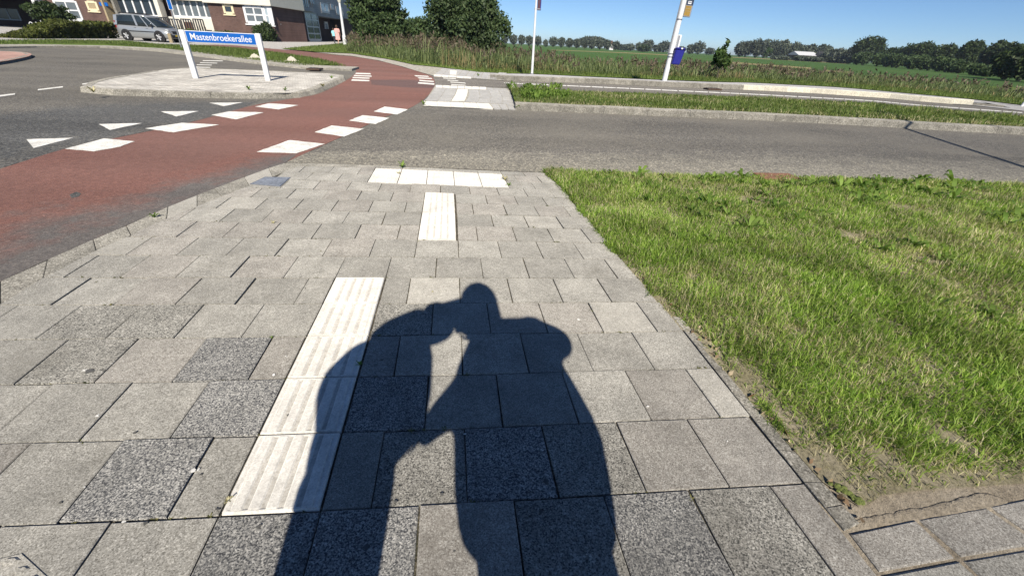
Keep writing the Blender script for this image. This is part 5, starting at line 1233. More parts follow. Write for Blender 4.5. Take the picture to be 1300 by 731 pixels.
# ================================================================== POLES
# thin round-sign pole behind the street sign, left
P0 = G(231, 62.5); t = empty('sign_pole', tuple(P0), 'thin grey pole with blue sign behind the left sign post', 'sign pole')
D_ = np.linalg.norm((P0 - CAM)[:2]); Dr = np.array([RT[0], RT[1]]); Dr /= np.linalg.norm(Dr)
ut, ztp = GV(213.5, -3, P0, Dr)
tube_obj('pole', (0, 0, -.1), (Dr[0] * ut * .85, Dr[1] * ut * .85, ztp), .045, .04, M['grey_metal'], t)
u0_, z0_ = GV(211.5, 12, P0, Dr); u1_, _ = GV(217.5, 6, P0, Dr)
mm = Matrix.Translation((Dr[0] * ut * .85, Dr[1] * ut * .85, 0)) @ Matrix.Rotation(math.atan2(Dr[1], Dr[0]), 4, 'Z')
pn = box_obj('sign_panel', -.10, .10, -.06, -.03, z0_, ztp - .05, M['blue'], t, .01, M=mm); box_obj('sign_border', -.13, .13, -.035, -.02, z0_ - .03, ztp - .02, M['white'], pn, 0, M=mm)
# small wooden bollard by the car
P0 = G(218.5, 54.5); ut, ztp = GV(216, 43.5, P0, Dr); t = empty('wooden_bollard', tuple(P0), 'short pale wooden post in front of the silver car', 'bollard')
bm = bmesh.new(); add_box(bm, -.12, .12, -.12, .12, -.1, ztp, None, .02); bm_obj('post', bm, M['wood'], t); box_obj('cap', -.13, .13, -.13, .13, ztp, ztp + .04, M['wood'], t, .015)
# concrete blocks on the verge strip
for px, w, lb in (((324, 74.6), .5, 'left pale marker stone on the grass strip, just left of the right sign post'), ((370.5, 78), .46, 'right pale marker stone on the grass strip, clear of the sign')):
    P0 = G(*px, .05); zz0 = GV(px[0], px[1] - 6.6, P0, Dr)[1] - .05
    w = 7.3 / FOC * ((P0 - CAM) @ FW)
    t = empty('marker_stone', tuple(P0), lb, 'marker stone', 'marker stones on the grass strip', ang - .1)
    V = [(-w, -w * .8, -.05), (w, -w * .8, -.05), (w, w * .8, -.05), (-w, w * .8, -.05)]
    tp = [(-w * .22, -w * .18, zz0), (w * .22, -w * .18, zz0), (w * .22, w * .18, zz0), (-w * .22, w * .18, zz0)]
    bm = bmesh.new(); vs = [bm.verts.new(v) for v in V + tp]
    for f in ([4, 5, 6, 7], [0, 1, 5, 4], [1, 2, 6, 5], [2, 3, 7, 6], [3, 0, 4, 7]): bm.faces.new([vs[i] for i in f])
    bmesh.ops.bevel(bm, geom=bm.edges[:], offset=.05, segments=2, affect='EDGES'); bm_obj('block', bm, M['block'], t)
    box_obj('foot', -w * 1.02, w * 1.02, -w * .82, w * .82, -.06, .03, M['block'], t, .01)
# white lamp post by the pedestrians
P0 = G(438.3, 57.4); ut, ztp = GV(433.2, 4, P0, Dr); t = empty('lamp_post', tuple(P0), 'white lamp post beside the two walkers at the building', 'lamp post')
r0 = 1.9 / FOC * ((P0 - CAM) @ FW)
tube_obj('pole', (0, 0, -.1), (0, 0, ztp), r0, r0 * .6, M['white'], t); tube_obj('base_sleeve', (0, 0, -.1), (0, 0, 1.1), r0 * 1.25, r0 * 1.2, M['white'], t)
bm = bmesh.new(); add_tube(bm, (0, 0, ztp), (0, 0, ztp + .35), .16, .28, 14); add_ball(bm, (0, 0, ztp + .38), .29, (1, 1, .4), 2); bm_obj('lamp_head', bm, M['offwhite'], t)
# thin white pole with a banner
P0 = G(675.3, 94.9, ZP - .02); ut, ztp = GV(682.4, -30, P0, Dr); t = empty('flag_pole', tuple(P0), 'thin white pole with a narrow dark red banner at the bus platform', 'pole')
tip = (Dr[0] * ut * .5, Dr[1] * ut * .5, ztp - P0[2]); r0 = 1.55 / FOC * ((P0 - CAM) @ FW)
tube_obj('pole', (0, 0, -.1), tip, r0, r0 * .62, M['white'], t)
f = ztp - P0[2]; zz1 = GV(682, 13.5, P0, Dr)[1] - P0[2]; zz2 = GV(682, -28, P0, Dr)[1] - P0[2]; k0 = zz1 / f
mm = Matrix.Translation((tip[0] * k0, tip[1] * k0, 0)) @ Matrix.Rotation(math.atan2(Dr[1], Dr[0]), 4, 'Z')
M['banner'] = m_plain('dark_red_banner', (.085, .040, .052), .7, .2, 9)
bn = box_obj('banner', .055, .17, -.012, .012, zz1, zz2, M['banner'], t, .004, M=mm); box_obj('banner_edge', .17, .20, -.014, .014, zz1, zz2, M['navy'], bn, 0, M=mm)
for z_ in (zz1 + .03, zz2 - .1): box_obj('clamp', -.06, .19, -.03, .03, z_, z_ + .03, M['grey_metal'], t, 0, M=mm)
tube_obj('base_ring', (0, 0, -.02), (0, 0, .05), r0 * 1.5, r0 * 1.4, M['grey_metal'], t)

# bus stop pole
P0 = G(843.2, 103.2, ZP - .02); ut, ztp = GV(874, -22, P0, Dr)
t = empty('bus_stop_pole', tuple(P0), 'leaning white bus stop pole with display panel on the platform', 'bus stop')
Hh = ztp - P0[2]; axis = np.array([Dr[0] * ut, Dr[1] * ut, Hh]); at_ = lambda z: axis * z / Hh
r0 = 3.1 / FOC * ((P0 - CAM) @ FW)
zc = GV(856, 48, P0, Dr)[1] - P0[2]
tube_obj('pole', (0, 0, -.1), at_(Hh), r0, r0 * .92, M['white'], t, 20)
tube_obj('cable_rail', at_(1.0) + np.array([Dr[0], Dr[1], 0]) * -r0 * 1.15, at_(Hh) + np.array([Dr[0], Dr[1], 0]) * -r0 * 1.05, .018, .018, M['grey_metal'], t, 8)
def mpole(z): 
    c = at_(z); sh = Matrix.Identity(4); 
    return Matrix.Translation((c[0], c[1], 0)) @ Matrix.Rotation(math.atan2(Dr[1], Dr[0]), 4, 'Z')
tilt = Matrix.Rotation(math.atan2(ut, Hh), 4, Vector((-Dr[1], Dr[0], 0)))
Mp = lambda: tilt @ Matrix.Rotation(math.atan2(Dr[1], Dr[0]), 4, 'Z')
s = ((P0 - CAM) @ FW) / FOC
zr = lambda y: GV(868, y, P0, Dr)[1] - P0[2]
sgn = box_obj('display_panel', r0 * .9, r0 * .9 + 8.6 * s, -.07, .05, zr(21.5), zr(-25), M['grey_metal'], t, .012, M=Mp())
M['ochre'] = m_plain('ochre_display', (.30, .185, .035), .5, .15, 7)
M['deepblue'] = m_plain('dark_blue_panel', (.02, .035, .075), .45, .1, 8)
box_obj('ochre_field', r0 * .9 + .4 * s, r0 * .9 + 7.2 * s, -.076, -.06, zr(20), zr(7.2), M['ochre'], sgn, 0, M=Mp())
box_obj('blue_field', r0 * .9 + .4 * s, r0 * .9 + 8.2 * s, -.076, -.06, zr(6.4), zr(-22), M['deepblue'], sgn, 0, M=Mp())
for y in (14.4, 11): box_obj('divider', r0 * .9 + .4 * s, r0 * .9 + 7.2 * s, -.079, -.07, zr(y), zr(y - .6), M['wood'], sgn, 0, M=Mp())
# white bus symbol on the blue field
box_obj('bus_symbol', r0 * .9 + 2 * s, r0 * .9 + 6 * s, -.080, -.07, zr(5.0), zr(1.2), M['white'], sgn, 0, M=Mp())
for a in (2.5, 4.3): box_obj('bus_symbol_window', r0 * .9 + a * s, r0 * .9 + (a + 1.2) * s, -.083, -.075, zr(3.4), zr(1.9), M['deepblue'], sgn, 0, M=Mp())
tt_ = box_obj('timetable_case', r0 * 1.02, r0 * 1.02 + 4.4 * s, -.05, .05, zr(63), zr(44.5), M['white_metal'], t, .01, M=Mp())
box_obj('case_side', r0 * 1.02 + .3 * s, r0 * 1.02 + 2.6 * s, -.056, -.045, zr(62), zr(45.5), M['grey_metal'], tt_, 0, M=Mp())
for y in (70, 26, 74): 
    z_ = zr(y); bm = bmesh.new(); add_tube(bm, at_(z_), at_(z_ + .04), r0 * 1.12, r0 * 1.12, 16); bm_obj('clamp', bm, M['grey_metal'], t)
# blue litter bin hung on the pole
zb0, zb1 = zr(82.3), zr(63.5); zl1 = zr(60.6)
bt = empty('litter_bin', tuple(P0 + at_(zb0)), 'dark blue litter bin hanging on the bus stop pole', 'litter bin')
Mb = Matrix.Translation(Vector(-at_(zb0))) @ Mp(); x0b, x1b = r0 * .6, r0 * .6 + 11.5 * s
bm = bmesh.new(); add_box(bm, x0b, x1b, -.30, .28, zb0, zb1, None, .035)
for v in bm.verts:
    if v.co.z < (zb0 + zb1) / 2: v.co.x = x0b + (v.co.x - x0b) * .86; v.co.y *= .85
bmesh.ops.transform(bm, matrix=Mb, verts=bm.verts); bm_obj('bin_body', bm, M['navy'], bt)
bm = bmesh.new(); add_box(bm, x0b - .01, x1b + .05, -.33, .31, zb1, zl1, None, .04)
for v in bm.verts:
    if v.co.z > (zb1 + zl1) / 2: v.co.x = x0b + .04 + (v.co.x - x0b) * .84; v.co.y *= .8
bmesh.ops.transform(bm, matrix=Mb, verts=bm.verts); bm_obj('lid', bm, M['navy'], bt)
box_obj('latch', x0b + .2, x0b + .27, -.335, -.30, zb1 + .03, zb1 + .08, M['white_metal'], bt, 0, M=Mb); box_obj('bracket', r0 * .2, x0b + .03, -.06, .06, zb0 + .15, zb0 + .25, M['grey_metal'], bt, 0, M=Mb)
# white marker post at the right edge
P0 = G(1296.5, 134.4, .02); t = empty('marker_post', tuple(P0), 'leaning white marker post at the right edge of the photo', 'post')
tube_obj('post', (0, 0, -.1), (Dr[0] * .22, Dr[1] * .22, .62), .05, .045, M['white'], t); tube_obj('cap', (Dr[0] * .2, Dr[1] * .2, .57), (Dr[0] * .215, Dr[1] * .215, .60), .053, .053, M['grey_metal'], t)
# bicycle stand left of the round bush
P0 = G(57.5, 41.2); t = empty('bicycle_stand', tuple(P0), 'white tubular bicycle stand left of the round bush', 'bicycle stand', None, ang)
bm = bmesh.new()
for k in range(5):
    x = -1.0 + k * .5
    prev = None
    for q in range(9):
        a = math.pi * q / 8; p = (x + .28 * math.cos(a), .12 * q / 8, .25 + .62 * math.sin(a) + (0 if 0 < q < 8 else -.3))
        if prev: add_tube(bm, prev, p, .035, .035, 6)
        prev = p
bm_obj('hoops', bm, M['white_metal'], t); box_obj('ground_rail', -1.4, 1.4, -.04, .04, 0, .06, M['white_metal'], t)

# ================================================================== UNSEEN MAST added outside the frame, its arm shaped to cast the thin road shadow
A_, B_ = G(1113, 150), G(1300, 210); sd = (A_ - B_)[:2]; sd /= np.linalg.norm(sd)
HG = 4.2; arm_end = np.array([A_[0] + sd[0] * .25, A_[1] + sd[1] * .25 - HG / math.tan(SUN_EL), HG]); arm0 = arm_end - np.array([*(sd * 7.6), 0])
t = empty('shadow_mast', (arm0[0], arm0[1], 0), 'unseen grey mast with a long horizontal arm, added to cast the thin road shadow', 'lamp post')
tube_obj('mast', (0, 0, -.2), (0, 0, HG + .1), .11, .08, M['grey_metal'], t); e = arm_end - np.array([arm0[0], arm0[1], 0])
tube_obj('arm', (0, 0, HG), tuple(e - np.array([0, 0, 0])), .045, .04, M['grey_metal'], t)
mm = Matrix.Translation(Vector(e)) @ Matrix.Rotation(math.atan2(sd[1], sd[0]), 4, 'Z'); box_obj('lamp_head', -.35, .2, -.13, .13, -.06, .06, M['grey_metal'], t, .03, M=mm)

# ================================================================== SILVER CAR
cm_ = G(184.6, 52.7); axv = np.array([math.cos(YAW - .09), math.sin(YAW - .09)]); wb = 43.4 / FOC * ((cm_ - CAM) @ FW) * 1.03; wr, wf_ = cm_[:2] - axv * wb / 2, cm_[:2] + axv * wb / 2
cs_ = wb / 2.62
# nearside wheels lie on this line; the car body lies behind it (to the left of travel)
nl_ = np.array([-axv[1], axv[0]]); mid = (wr + wf_) / 2 + nl_ * .80 * cs_
t = empty('parked_car', (mid[0], mid[1], -.01), 'silver high-roofed family car parked before the hedge', 'car', None, math.atan2(axv[1], axv[0])); t.scale = (cs_, cs_, cs_)
M['carpaint'] = NT('silver_car_paint').out((.50, .51, .50), .28, None, .5, .55)
M['carglass'] = m_glass('car_glass', (.03, .042, .05), .06); M['tyre'] = m_plain('tyre_rubber', (.022, .022, .022), .85, .2, 20); M['rim'] = m_plain('alloy', (.60, .60, .60), .3, .05, 8, .5, .5)
M['lens'] = m_glass('lamp_lens', (.55, .56, .54), .1); M['redlens'] = m_glass('tail_lens', (.35, .02, .02), .15); M['trim'] = m_plain('black_trim', (.03, .03, .032), .6, .1, 10)
def loft(stations, m, name, parent):
    """stations: (x, [(halfwidth, z), ...] from bottom to top) -> closed symmetric hull"""
    V = []; F = []; k = len(stations[0][1]); L = 2 * k
    for x, prof in stations:
        xs = x if isinstance(x, (list, tuple)) else [x] * k
        for (w, z), xx_ in zip(prof, xs): V.append((xx_, -w, z))
        for (w, z), xx_ in zip(prof[::-1], list(xs)[::-1]): V.append((xx_, w, z))
    for s in range(len(stations) - 1):
        for i in range(L): F.append([s*L + i, s*L + (i+1) % L, (s+1)*L + (i+1) % L, (s+1)*L + i])
    F.append(list(range(L))[::-1]); F.append([(len(stations)-1)*L + i for i in range(L)])
    bm = bmesh.new(); vs = [bm.verts.new(v) for v in V]
    for f in F: bm.faces.new([vs[i] for i in f])
    return bm_obj(name, bm, m, parent, True)
# lower hull: profile = sill, bulge, shoulder, deck
def lowp(w, zs, deck): return [(w * .90, zs), (w * .985, zs + .12), (w, .55), (w * .985, .78), (w * .95, deck - .05), (w * .86, deck)]
low = [(-2.06, lowp(.70, .34, .98)), (-1.98, lowp(.80, .26, 1.02)), (-1.7, lowp(.845, .22, 1.03)), (-.9, lowp(.85, .20, 1.01)), (0., lowp(.85, .20, .98)), (.75, lowp(.85, .20, .97)), (1.1, lowp(.85, .21, .96)), (1.6, lowp(.83, .22, .88)), (1.92, lowp(.76, .25, .78)), (2.08, lowp(.60, .32, .66))]
loft(low, M['carpaint'], 'body', t)
# cabin glasshouse: dark hull with pillars and roof over it
cab = [([-2.02, -1.97, -1.90], [(.80, .99), (.755, 1.30), (.66, 1.58)]), ([-1.55, -1.52, -1.48], [(.815, 1.0), (.765, 1.32), (.67, 1.645)]), ([-.3, -.32, -.35], [(.815, .98), (.765, 1.32), (.67, 1.66)]), ([.55, .33, .05], [(.80, .96), (.755, 1.28), (.66, 1.63)]), ([1.30, .88, .42], [(.74, .93), (.70, 1.24), (.62, 1.58)])]
cb_ = loft(cab, M['carglass'], 'windows', t)
rf = [(-2.0, [(.60, 1.50), (.66, 1.56), (.60, 1.61)]), (-1.5, [(.66, 1.60), (.69, 1.64), (.60, 1.68)]), (-.35, [(.66, 1.62), (.69, 1.655), (.60, 1.70)]), (.1, [(.65, 1.58), (.68, 1.625), (.58, 1.665)]), (.48, [(.58, 1.52), (.625, 1.565), (.5, 1.59)])]
loft(rf, M['carpaint'], 'roof', t)
def pillar(a, b, w, m=None):
    for sg in (-1, 1):
        bm = bmesh.new(); p, q = Vector((a[0], sg * a[1], a[2])), Vector((b[0], sg * b[1], b[2]))
        vs = []
        for c in (p, q):
            for dx, dy in ((-w, -.012), (w, -.012), (w, .014), (-w, .014)): vs.append(bm.verts.new((c.x + dx, c.y + sg * dy, c.z)))
        for f in ([0, 1, 5, 4], [1, 2, 6, 5], [2, 3, 7, 6], [3, 0, 4, 7], [0, 1, 2, 3], [4, 5, 6, 7]): bm.faces.new([vs[i] for i in f])
        bm_obj('pillar', bm, m or M['carpaint'], t)
pillar((-1.93, .815, .98), (-1.86, .68, 1.60), .13); pillar((-.22, .822, .98), (-.42, .685, 1.64), .075); pillar((.62, .815, .95), (.10, .675, 1.62), .035, M['carpaint']); pillar((1.26, .75, .92), (.43, .63, 1.58), .045)
box_obj('side_moulding', -1.05, 1.0, -.868, -.845, .60, .66, M['trim'], t, .006); box_obj('side_moulding', -1.05, 1.0, .845, .868, .60, .66, M['trim'], t, .006)
for sg in (-1, 1):
    box_obj('roof_rail', -1.6, .05, sg * .60 - .018, sg * .60 + .018, 1.70, 1.745, M['trim'], t, .01)
    for xr in (-1.45, -.3):
        pass
    b_ = box_obj('door_handle', -.52, -.34, sg * .853 - .012, sg * .853 + .012, .86, .885, M['carpaint'], t, .005); box_obj('door_handle', .42, .6, sg * .853 - .012, sg * .853 + .012, .84, .865, M['carpaint'], t, .005)
    mr = bmesh.new(); add_ball(mr, (.98, sg * .93, 1.02), .11, (.7, 1, .75), 2); bm_obj('mirror', mr, M['trim'], t, True)
    hl_ = bmesh.new(); add_ball(hl_, (1.86, sg * .62, .76), .16, (1.05, .75, .62), 2); bm_obj('headlight', hl_, M['lens'], t, True)
    box_obj('tail_light', -2.03, -1.93, sg * .74 - .06, sg * .74 + .06, .78, 1.25, M['redlens'], t, .02)
for xr in (-1.5, -.45): box_obj('roof_bar', xr - .03, xr + .03, -.62, .62, 1.745, 1.79, M['trim'], t, .012)
box_obj('grille', 1.98, 2.10, -.42, .42, .56, .74, M['trim'], t, .02); box_obj('bumper', 1.85, 2.12, -.62, .62, .30, .50, M['trim'], t, .05); box_obj('rear_bumper', -2.12, -1.9, -.70, .70, .32, .52, M['trim'], t, .05)
M['yellow'] = m_plain('plate_yellow', (.70, .50, .03), .5, .05, 5); box_obj('number_plate', 2.12, 2.135, -.25, .25, .40, .50, M['yellow'], t)
for sx in (-1.31, 1.31):
    for sg in (-1, 1):
        arch = bmesh.new(); add_tube(arch, (sx, sg * .70, .34), (sx, sg * .862, .34), .40, .40, 24); bm_obj('wheel_arch', arch, M['trim'], t)
        bm = bmesh.new(); add_tube(bm, (sx, sg * .66, .315), (sx, sg * .872, .315), .315, .315, 24); w_ = bm_obj('wheel', bm, M['tyre'], t)
        bm = bmesh.new(); add_tube(bm, (sx, sg * .86, .315), (sx, sg * .879, .315), .215, .205, 20)
        bm_obj('rim', bm, M['trim'], w_)
        bm = bmesh.new()
        for k in range(5):
            a = k * 2 * math.pi / 5; add_tube(bm, (sx, sg * .882, .315), (sx + .20 * math.cos(a), sg * .882, .315 + .20 * math.sin(a)), .045, .05, 6)
        add_tube(bm, (sx, sg * .875, .315), (sx, sg * .90, .315), .06, .05, 10); bm_obj('spokes', bm, M['rim'], w_)

# ================================================================== PEOPLE
def capsule(bm, p0, p1, r0, r1, sq=1.0, n=14, axis=None):
    """tapered limb with round ends; sq flattens it front to back (world Y of the figure)"""
    p0, p1 = Vector(p0), Vector(p1); d = p1 - p0; L = d.length
    if L < 1e-6: d = Vector((0, 0, 1)); L = 1e-6
    d.normalize(); a = d.orthogonal().normalized(); b = d.cross(a); rings = []
    for s_, r_ in [(-r0 * math.cos(q), r0 * math.sin(q)) for q in (.35, .75, 1.15)] + [(0, r0), (L, r1)] + [(L + r1 * math.cos(q), r1 * math.sin(q)) for q in (1.15, .75, .35)]:
        ring = []
        for i in range(n):
            o = a * math.cos(2*math.pi*i/n) * r_ + b * math.sin(2*math.pi*i/n) * r_; o.y *= sq
            ring.append(bm.verts.new(p0 + d * s_ + o))
        rings.append(ring)
    for A, B in zip(rings[:-1], rings[1:]):
        for i in range(n): bm.faces.new((A[i], A[(i+1) % n], B[(i+1) % n], B[i]))
    bm.faces.new(rings[0][::-1]); bm.faces.new(rings[-1])
def torso(bm, sections, n=20):
    """(z, x_centre, half_width, half_depth, y) rings"""
    rings = []
    for z, cx, w, dd, y in sections:
        rings.append([bm.verts.new((cx + w * math.copysign(abs(math.cos(2*math.pi*i/n)) ** .85, math.cos(2*math.pi*i/n)), y + dd * math.sin(2*math.pi*i/n), z)) for i in range(n)])
    for A, B in zip(rings[:-1], rings[1:]):
        for i in range(n): bm.faces.new((A[i], A[(i+1) % n], B[(i+1) % n], B[i]))
    bm.faces.new(rings[0][::-1]); bm.faces.new(rings[-1])
def fused(name, bm, m, parent, vox=.012, sm=4):
    """one continuous surface from overlapping limbs"""
    bmesh.ops.recalc_face_normals(bm, faces=bm.faces)
    me = bpy.data.meshes.new(name); bm.to_mesh(me); bm.free()
    o = bpy.data.objects.new(name, me); COL.objects.link(o)
    r = o.modifiers.new('r', 'REMESH'); r.mode = 'VOXEL'; r.voxel_size = vox; r.use_smooth_shade = True
    s_ = o.modifiers.new('s', 'SMOOTH'); s_.iterations = sm; s_.factor = .5
    bpy.context.view_layer.update()
    me2 = bpy.data.meshes.new_from_object(o.evaluated_get(bpy.context.evaluated_depsgraph_get()))
    bpy.data.objects.remove(o); return link_mesh(name, me2, m, parent)
def hand(bm, w, d, up_, s=1.0, curl=.5):
    """palm and five separate fingers; w wrist, d pointing direction, up_ back-of-hand normal"""
    w, d, n = Vector(w), Vector(d).normalized(), Vector(up_).normalized(); sd_ = d.cross(n).normalized(); n = sd_.cross(d)
    for k in (-.026, -.009, .009, .026): capsule(bm, w + sd_ * k * s * .7, w + d * .085 * s + sd_ * k * s, .014 * s, .012 * s, n=8)
    for k, L in ((-.030, .062), (-.010, .076), (.010, .072), (.029, .055)):
        b0 = w + d * .088 * s + sd_ * k * s; b1 = b0 + (d - n * curl * .6).normalized() * L * .5 * s; b2 = b1 + (d - n * curl * 1.8).normalized() * L * .5 * s
        capsule(bm, b0, b1, .0085 * s, .008 * s, n=8); capsule(bm, b1, b2, .008 * s, .0065 * s, n=8)
    b0 = w + d * .03 * s - sd_ * .03 * s; b1 = b0 + (d * .6 - sd_ * .8 - n * .3).normalized() * .04 * s; b2 = b1 + (d * .9 - sd_ * .2 - n * .4).normalized() * .032 * s
    capsule(bm, b0, b1, .011 * s, .009 * s, n=8); capsule(bm, b1, b2, .009 * s, .007 * s, n=8)
def head(bm, c, r, face):
    """skull, jaw, nose, ears; face = horizontal direction"""
    c = Vector(c); f = Vector(face).normalized(); sdv = f.cross(Vector((0, 0, 1)))
    add_ball(bm, c + Vector((0, 0, r * .18)), r, (.86, .92, 1.0), 2); add_ball(bm, c + f * r * .28 - Vector((0, 0, r * .42)), r * .68, (.95, .95, 1.0), 2)
    capsule(bm, c + f * r * .88 + Vector((0, 0, r * .12)), c + f * r * 1.08 - Vector((0, 0, r * .16)), r * .10, r * .15, n=8)
    for k in (-1, 1): add_ball(bm, c + sdv * k * r * .86, r * .24, (.5, .8, 1.1), 1)
    capsule(bm, c + f * r * .86 - Vector((0, 0, r * .52)) - sdv * r * .2, c + f * r * .86 - Vector((0, 0, r * .52)) + sdv * r * .2, r * .09, r * .09, n=8)
def eyes(c, r, face, parent):
    c = Vector(c); f = Vector(face).normalized(); sdv = f.cross(Vector((0, 0, 1)))
    for k in (-1, 1):
        bm = bmesh.new(); add_ball(bm, c + f * r * .80 + sdv * k * r * .34 + Vector((0, 0, r * .08)), r * .13, (1, 1, .7), 1); bm_obj('eye', bm, M['trim'], parent)
M['skin'] = m_plain('skin', (.55, .34, .25), .55, .1, 14); M['hair'] = m_plain('brown_hair', (.09, .055, .035), .7, .3, 40, bump=.4); M['hair_grey'] = m_plain('grey_hair', (.30, .28, .26), .7, .25, 40, bump=.4)
M['turq'] = m_plain('turquoise_shirt', (.36, .72, .78), .8, .08, 10); M['pink'] = m_plain('pink_dress', (.80, .46, .42), .8, .14, 12); M['darkcloth'] = m_plain('dark_trousers', (.035, .037, .05), .85, .15, 12)
M['jacket'] = m_plain('grey_jacket', (.12, .13, .15), .85, .15, 12); M['shoe'] = m_plain('shoes', (.05, .045, .04), .7, .2, 14)
# -- the photographer, who stands just behind the lens and throws the right-hand shadow
Y0 = -1.13
t = empty('person', (.95, Y0, 0), 'photographer in a dark jacket holding up the phone, seen only as the right-hand shadow', 'person', 'the two people casting shadows')
o_ = Vector((-.95, -Y0, 0)); X = lambda x, y, z: (x - .95, y - Y0, z)
bm = bmesh.new(); head(bm, X(.85, Y0, 1.60), .112, (0, 1, 0)); capsule(bm, X(.88, Y0 - .02, 1.42), X(.855, Y0, 1.53), .062, .058)
capsule(bm, X(.86, Y0, 1.42), X(.95, Y0, 1.42), .05, .05); capsule(bm, X(.855, Y0, 1.44), X(.84, Y0, 1.53), .055, .06)
capsule(bm, X(.69, Y0, 1.05), X(.60, Y0 - .01, .98), .042, .036); hand(bm, X(.59, Y0 - .01, .975), (-.85, -.25, .05), (-.1, .2, .9), .85, .5)
capsule(bm, X(1.12, Y0 + .18, 1.25), X(.84, -.905, 1.20), .040, .030); hand(bm, X(.835, -.90, 1.205), (-.8, .15, .55), (-.2, -1, 0), 1., .8)
for lx, w in ((.845, .075), (1.06, .078)):
    capsule(bm, X(lx, Y0, .86), X(lx, Y0 - .01, .46), w, .055); capsule(bm, X(lx, Y0 - .01, .46), X(lx, Y0 - .03, .09), .052, .036); capsule(bm, X(lx, Y0 - .04, .05), X(lx + (.0), Y0 + .13, .035), .042, .034)
torso(bm, [(.82, .95, .16, .10, 0 + 0), (1.05, .95, .15, .10, 0), (1.30, .94, .19, .10, 0), (1.42, .93, .14, .08, 0)]) if False else None
capsule(bm, X(.95, Y0, .90), X(.93, Y0, 1.34), .145, .13, .75)
b_ = fused('body', bm, M['skin'], t, .008, 3); eyes(X(.85, Y0, 1.60), .112, (0, 1, 0), t)
bm = bmesh.new(); add_ball(bm, X(.85, Y0 - .018, 1.625), .112, (.92, .93, .92), 3); capsule(bm, X(.805, Y0 - .01, 1.652), X(.875, Y0 - .01, 1.655), .052, .06); capsule(bm, X(.885, Y0 - .04, 1.60), X(.905, Y0 - .05, 1.47), .072, .060); fused('hair', bm, M['hair'], t, .012, 2)
bm = bmesh.new()
def T2(sec): return [(z, (a + b) / 2 - .95, (b - a) / 2, dd, 0) for z, a, b, dd in sec]
torso(bm, T2([(.675, .757, 1.18, .12), (.71, .715, 1.20, .13), (.80, .700, 1.225, .135), (.92, .700, 1.252, .14), (1.0, .70, 1.245, .14), (1.10, .69, 1.225, .14), (1.2, .715, 1.20, .14), (1.30, .758, 1.20, .13), (1.37, .788, 1.195, .11), (1.42, .81, 1.165, .08), (1.445, .85, 1.145, .05), (1.455, .90, 1.12, .03)]))
capsule(bm, X(1.09, Y0, 1.435), X(1.135, Y0, 1.445), .030, .030); capsule(bm, X(1.10, Y0 + .0, 1.39), X(1.205, Y0 + .04, 1.295), .080, .078); capsule(bm, X(1.19, Y0 + .07, 1.27), X(1.0, -.97, 1.23), .068, .05)
capsule(bm, X(.86, Y0, 1.34), X(.785, Y0, 1.17), .060, .056); capsule(bm, X(.785, Y0, 1.17), X(.655, Y0, 1.025), .056, .054); capsule(bm, X(.67, Y0, 1.03), X(.605, Y0, .985), .048, .042)
fused('jacket', bm, M['jacket'], t, .014, 3)
bm = bmesh.new(); capsule(bm, X(.855, Y0, .74), X(.97, Y0, .74), .11, .11)
for lx in (.85, 1.065): capsule(bm, X(lx, Y0, .76), X(lx, Y0 - .01, .46), .098, .078); capsule(bm, X(lx, Y0 - .01, .46), X(lx, Y0 - .03, .10), .078, .066)
fused('trousers', bm, M['darkcloth'], t, .014, 3)
for lx in (.85, 1.065):
    bm = bmesh.new(); capsule(bm, X(lx, Y0 - .05, .045), X(lx, Y0 + .15, .04), .052, .045); fused('shoe', bm, M['shoe'], t, .01, 2)
ph = empty('phone', (.79, -.862, 1.245), 'black phone held in the right hand of the photographer', 'phone')
box_obj('phone_body', -.075, .075, -.004, .004, -.037, .037, M['trim'], ph, .003); box_obj('screen', -.068, .068, -.0055, -.004, -.032, .032, M['glass_dark'], ph)
# -- the companion on the left, head bent towards the phone
t = empty('person', (.36, Y0, 0), 'shorter companion in a loose coat leaning in, seen only as the left-hand shadow', 'person', 'the two people casting shadows')
X = lambda x, y, z: (x - .36, y - Y0, z)
bm = bmesh.new(); head(bm, X(.612, Y0, 1.485), .090, (.35, .95, 0)); capsule(bm, X(.665, Y0, 1.508), X(.75, Y0, 1.53), .078, .075); capsule(bm, X(.47, Y0, 1.36), X(.59, Y0, 1.43), .06, .055)
capsule(bm, X(.38, Y0, .9), X(.42, Y0, 1.28), .13, .12, .75)
for lx in (.28, .44): capsule(bm, X(lx, Y0, .85), X(lx, Y0 - .01, .45), .07, .052); capsule(bm, X(lx, Y0 - .01, .45), X(lx, Y0 - .03, .09), .05, .034); capsule(bm, X(lx, Y0 - .04, .05), X(lx, Y0 + .11, .035), .038, .03)
capsule(bm, X(.22, Y0, 1.12), X(.27, Y0 + .1, .94), .036, .03); hand(bm, X(.275, Y0 + .105, .93), (.2, .35, -.9), (-.8, .5, 0), .92, .4)
capsule(bm, X(.52, Y0 + .03, 1.1), X(.43, Y0 + .10, 1.0), .036, .03); hand(bm, X(.405, Y0 + .105, .995), (-.5, .3, -.7), (.8, .4, 0), .92, .4)
fused('body', bm, M['skin'], t, .008, 3); eyes(X(.612, Y0, 1.485), .090, (.35, .95, 0), t)
bm = bmesh.new(); add_ball(bm, X(.62, Y0 - .02, 1.468), .10, (1.0, .94, .92), 3); capsule(bm, X(.60, Y0 - .04, 1.46), X(.50, Y0 - .05, 1.42), .085, .06); capsule(bm, X(.575, Y0 - .02, 1.49), X(.546, Y0 - .02, 1.548), .04, .014); capsule(bm, X(.67, Y0 - .01, 1.53), X(.76, Y0 + .02, 1.545), .066, .06); fused('hair', bm, M['hair_grey'], t, .012, 2)
bm = bmesh.new()
def T3(sec): return [(z, (a + b) / 2 - .36, (b - a) / 2, dd, 0) for z, a, b, dd in sec]
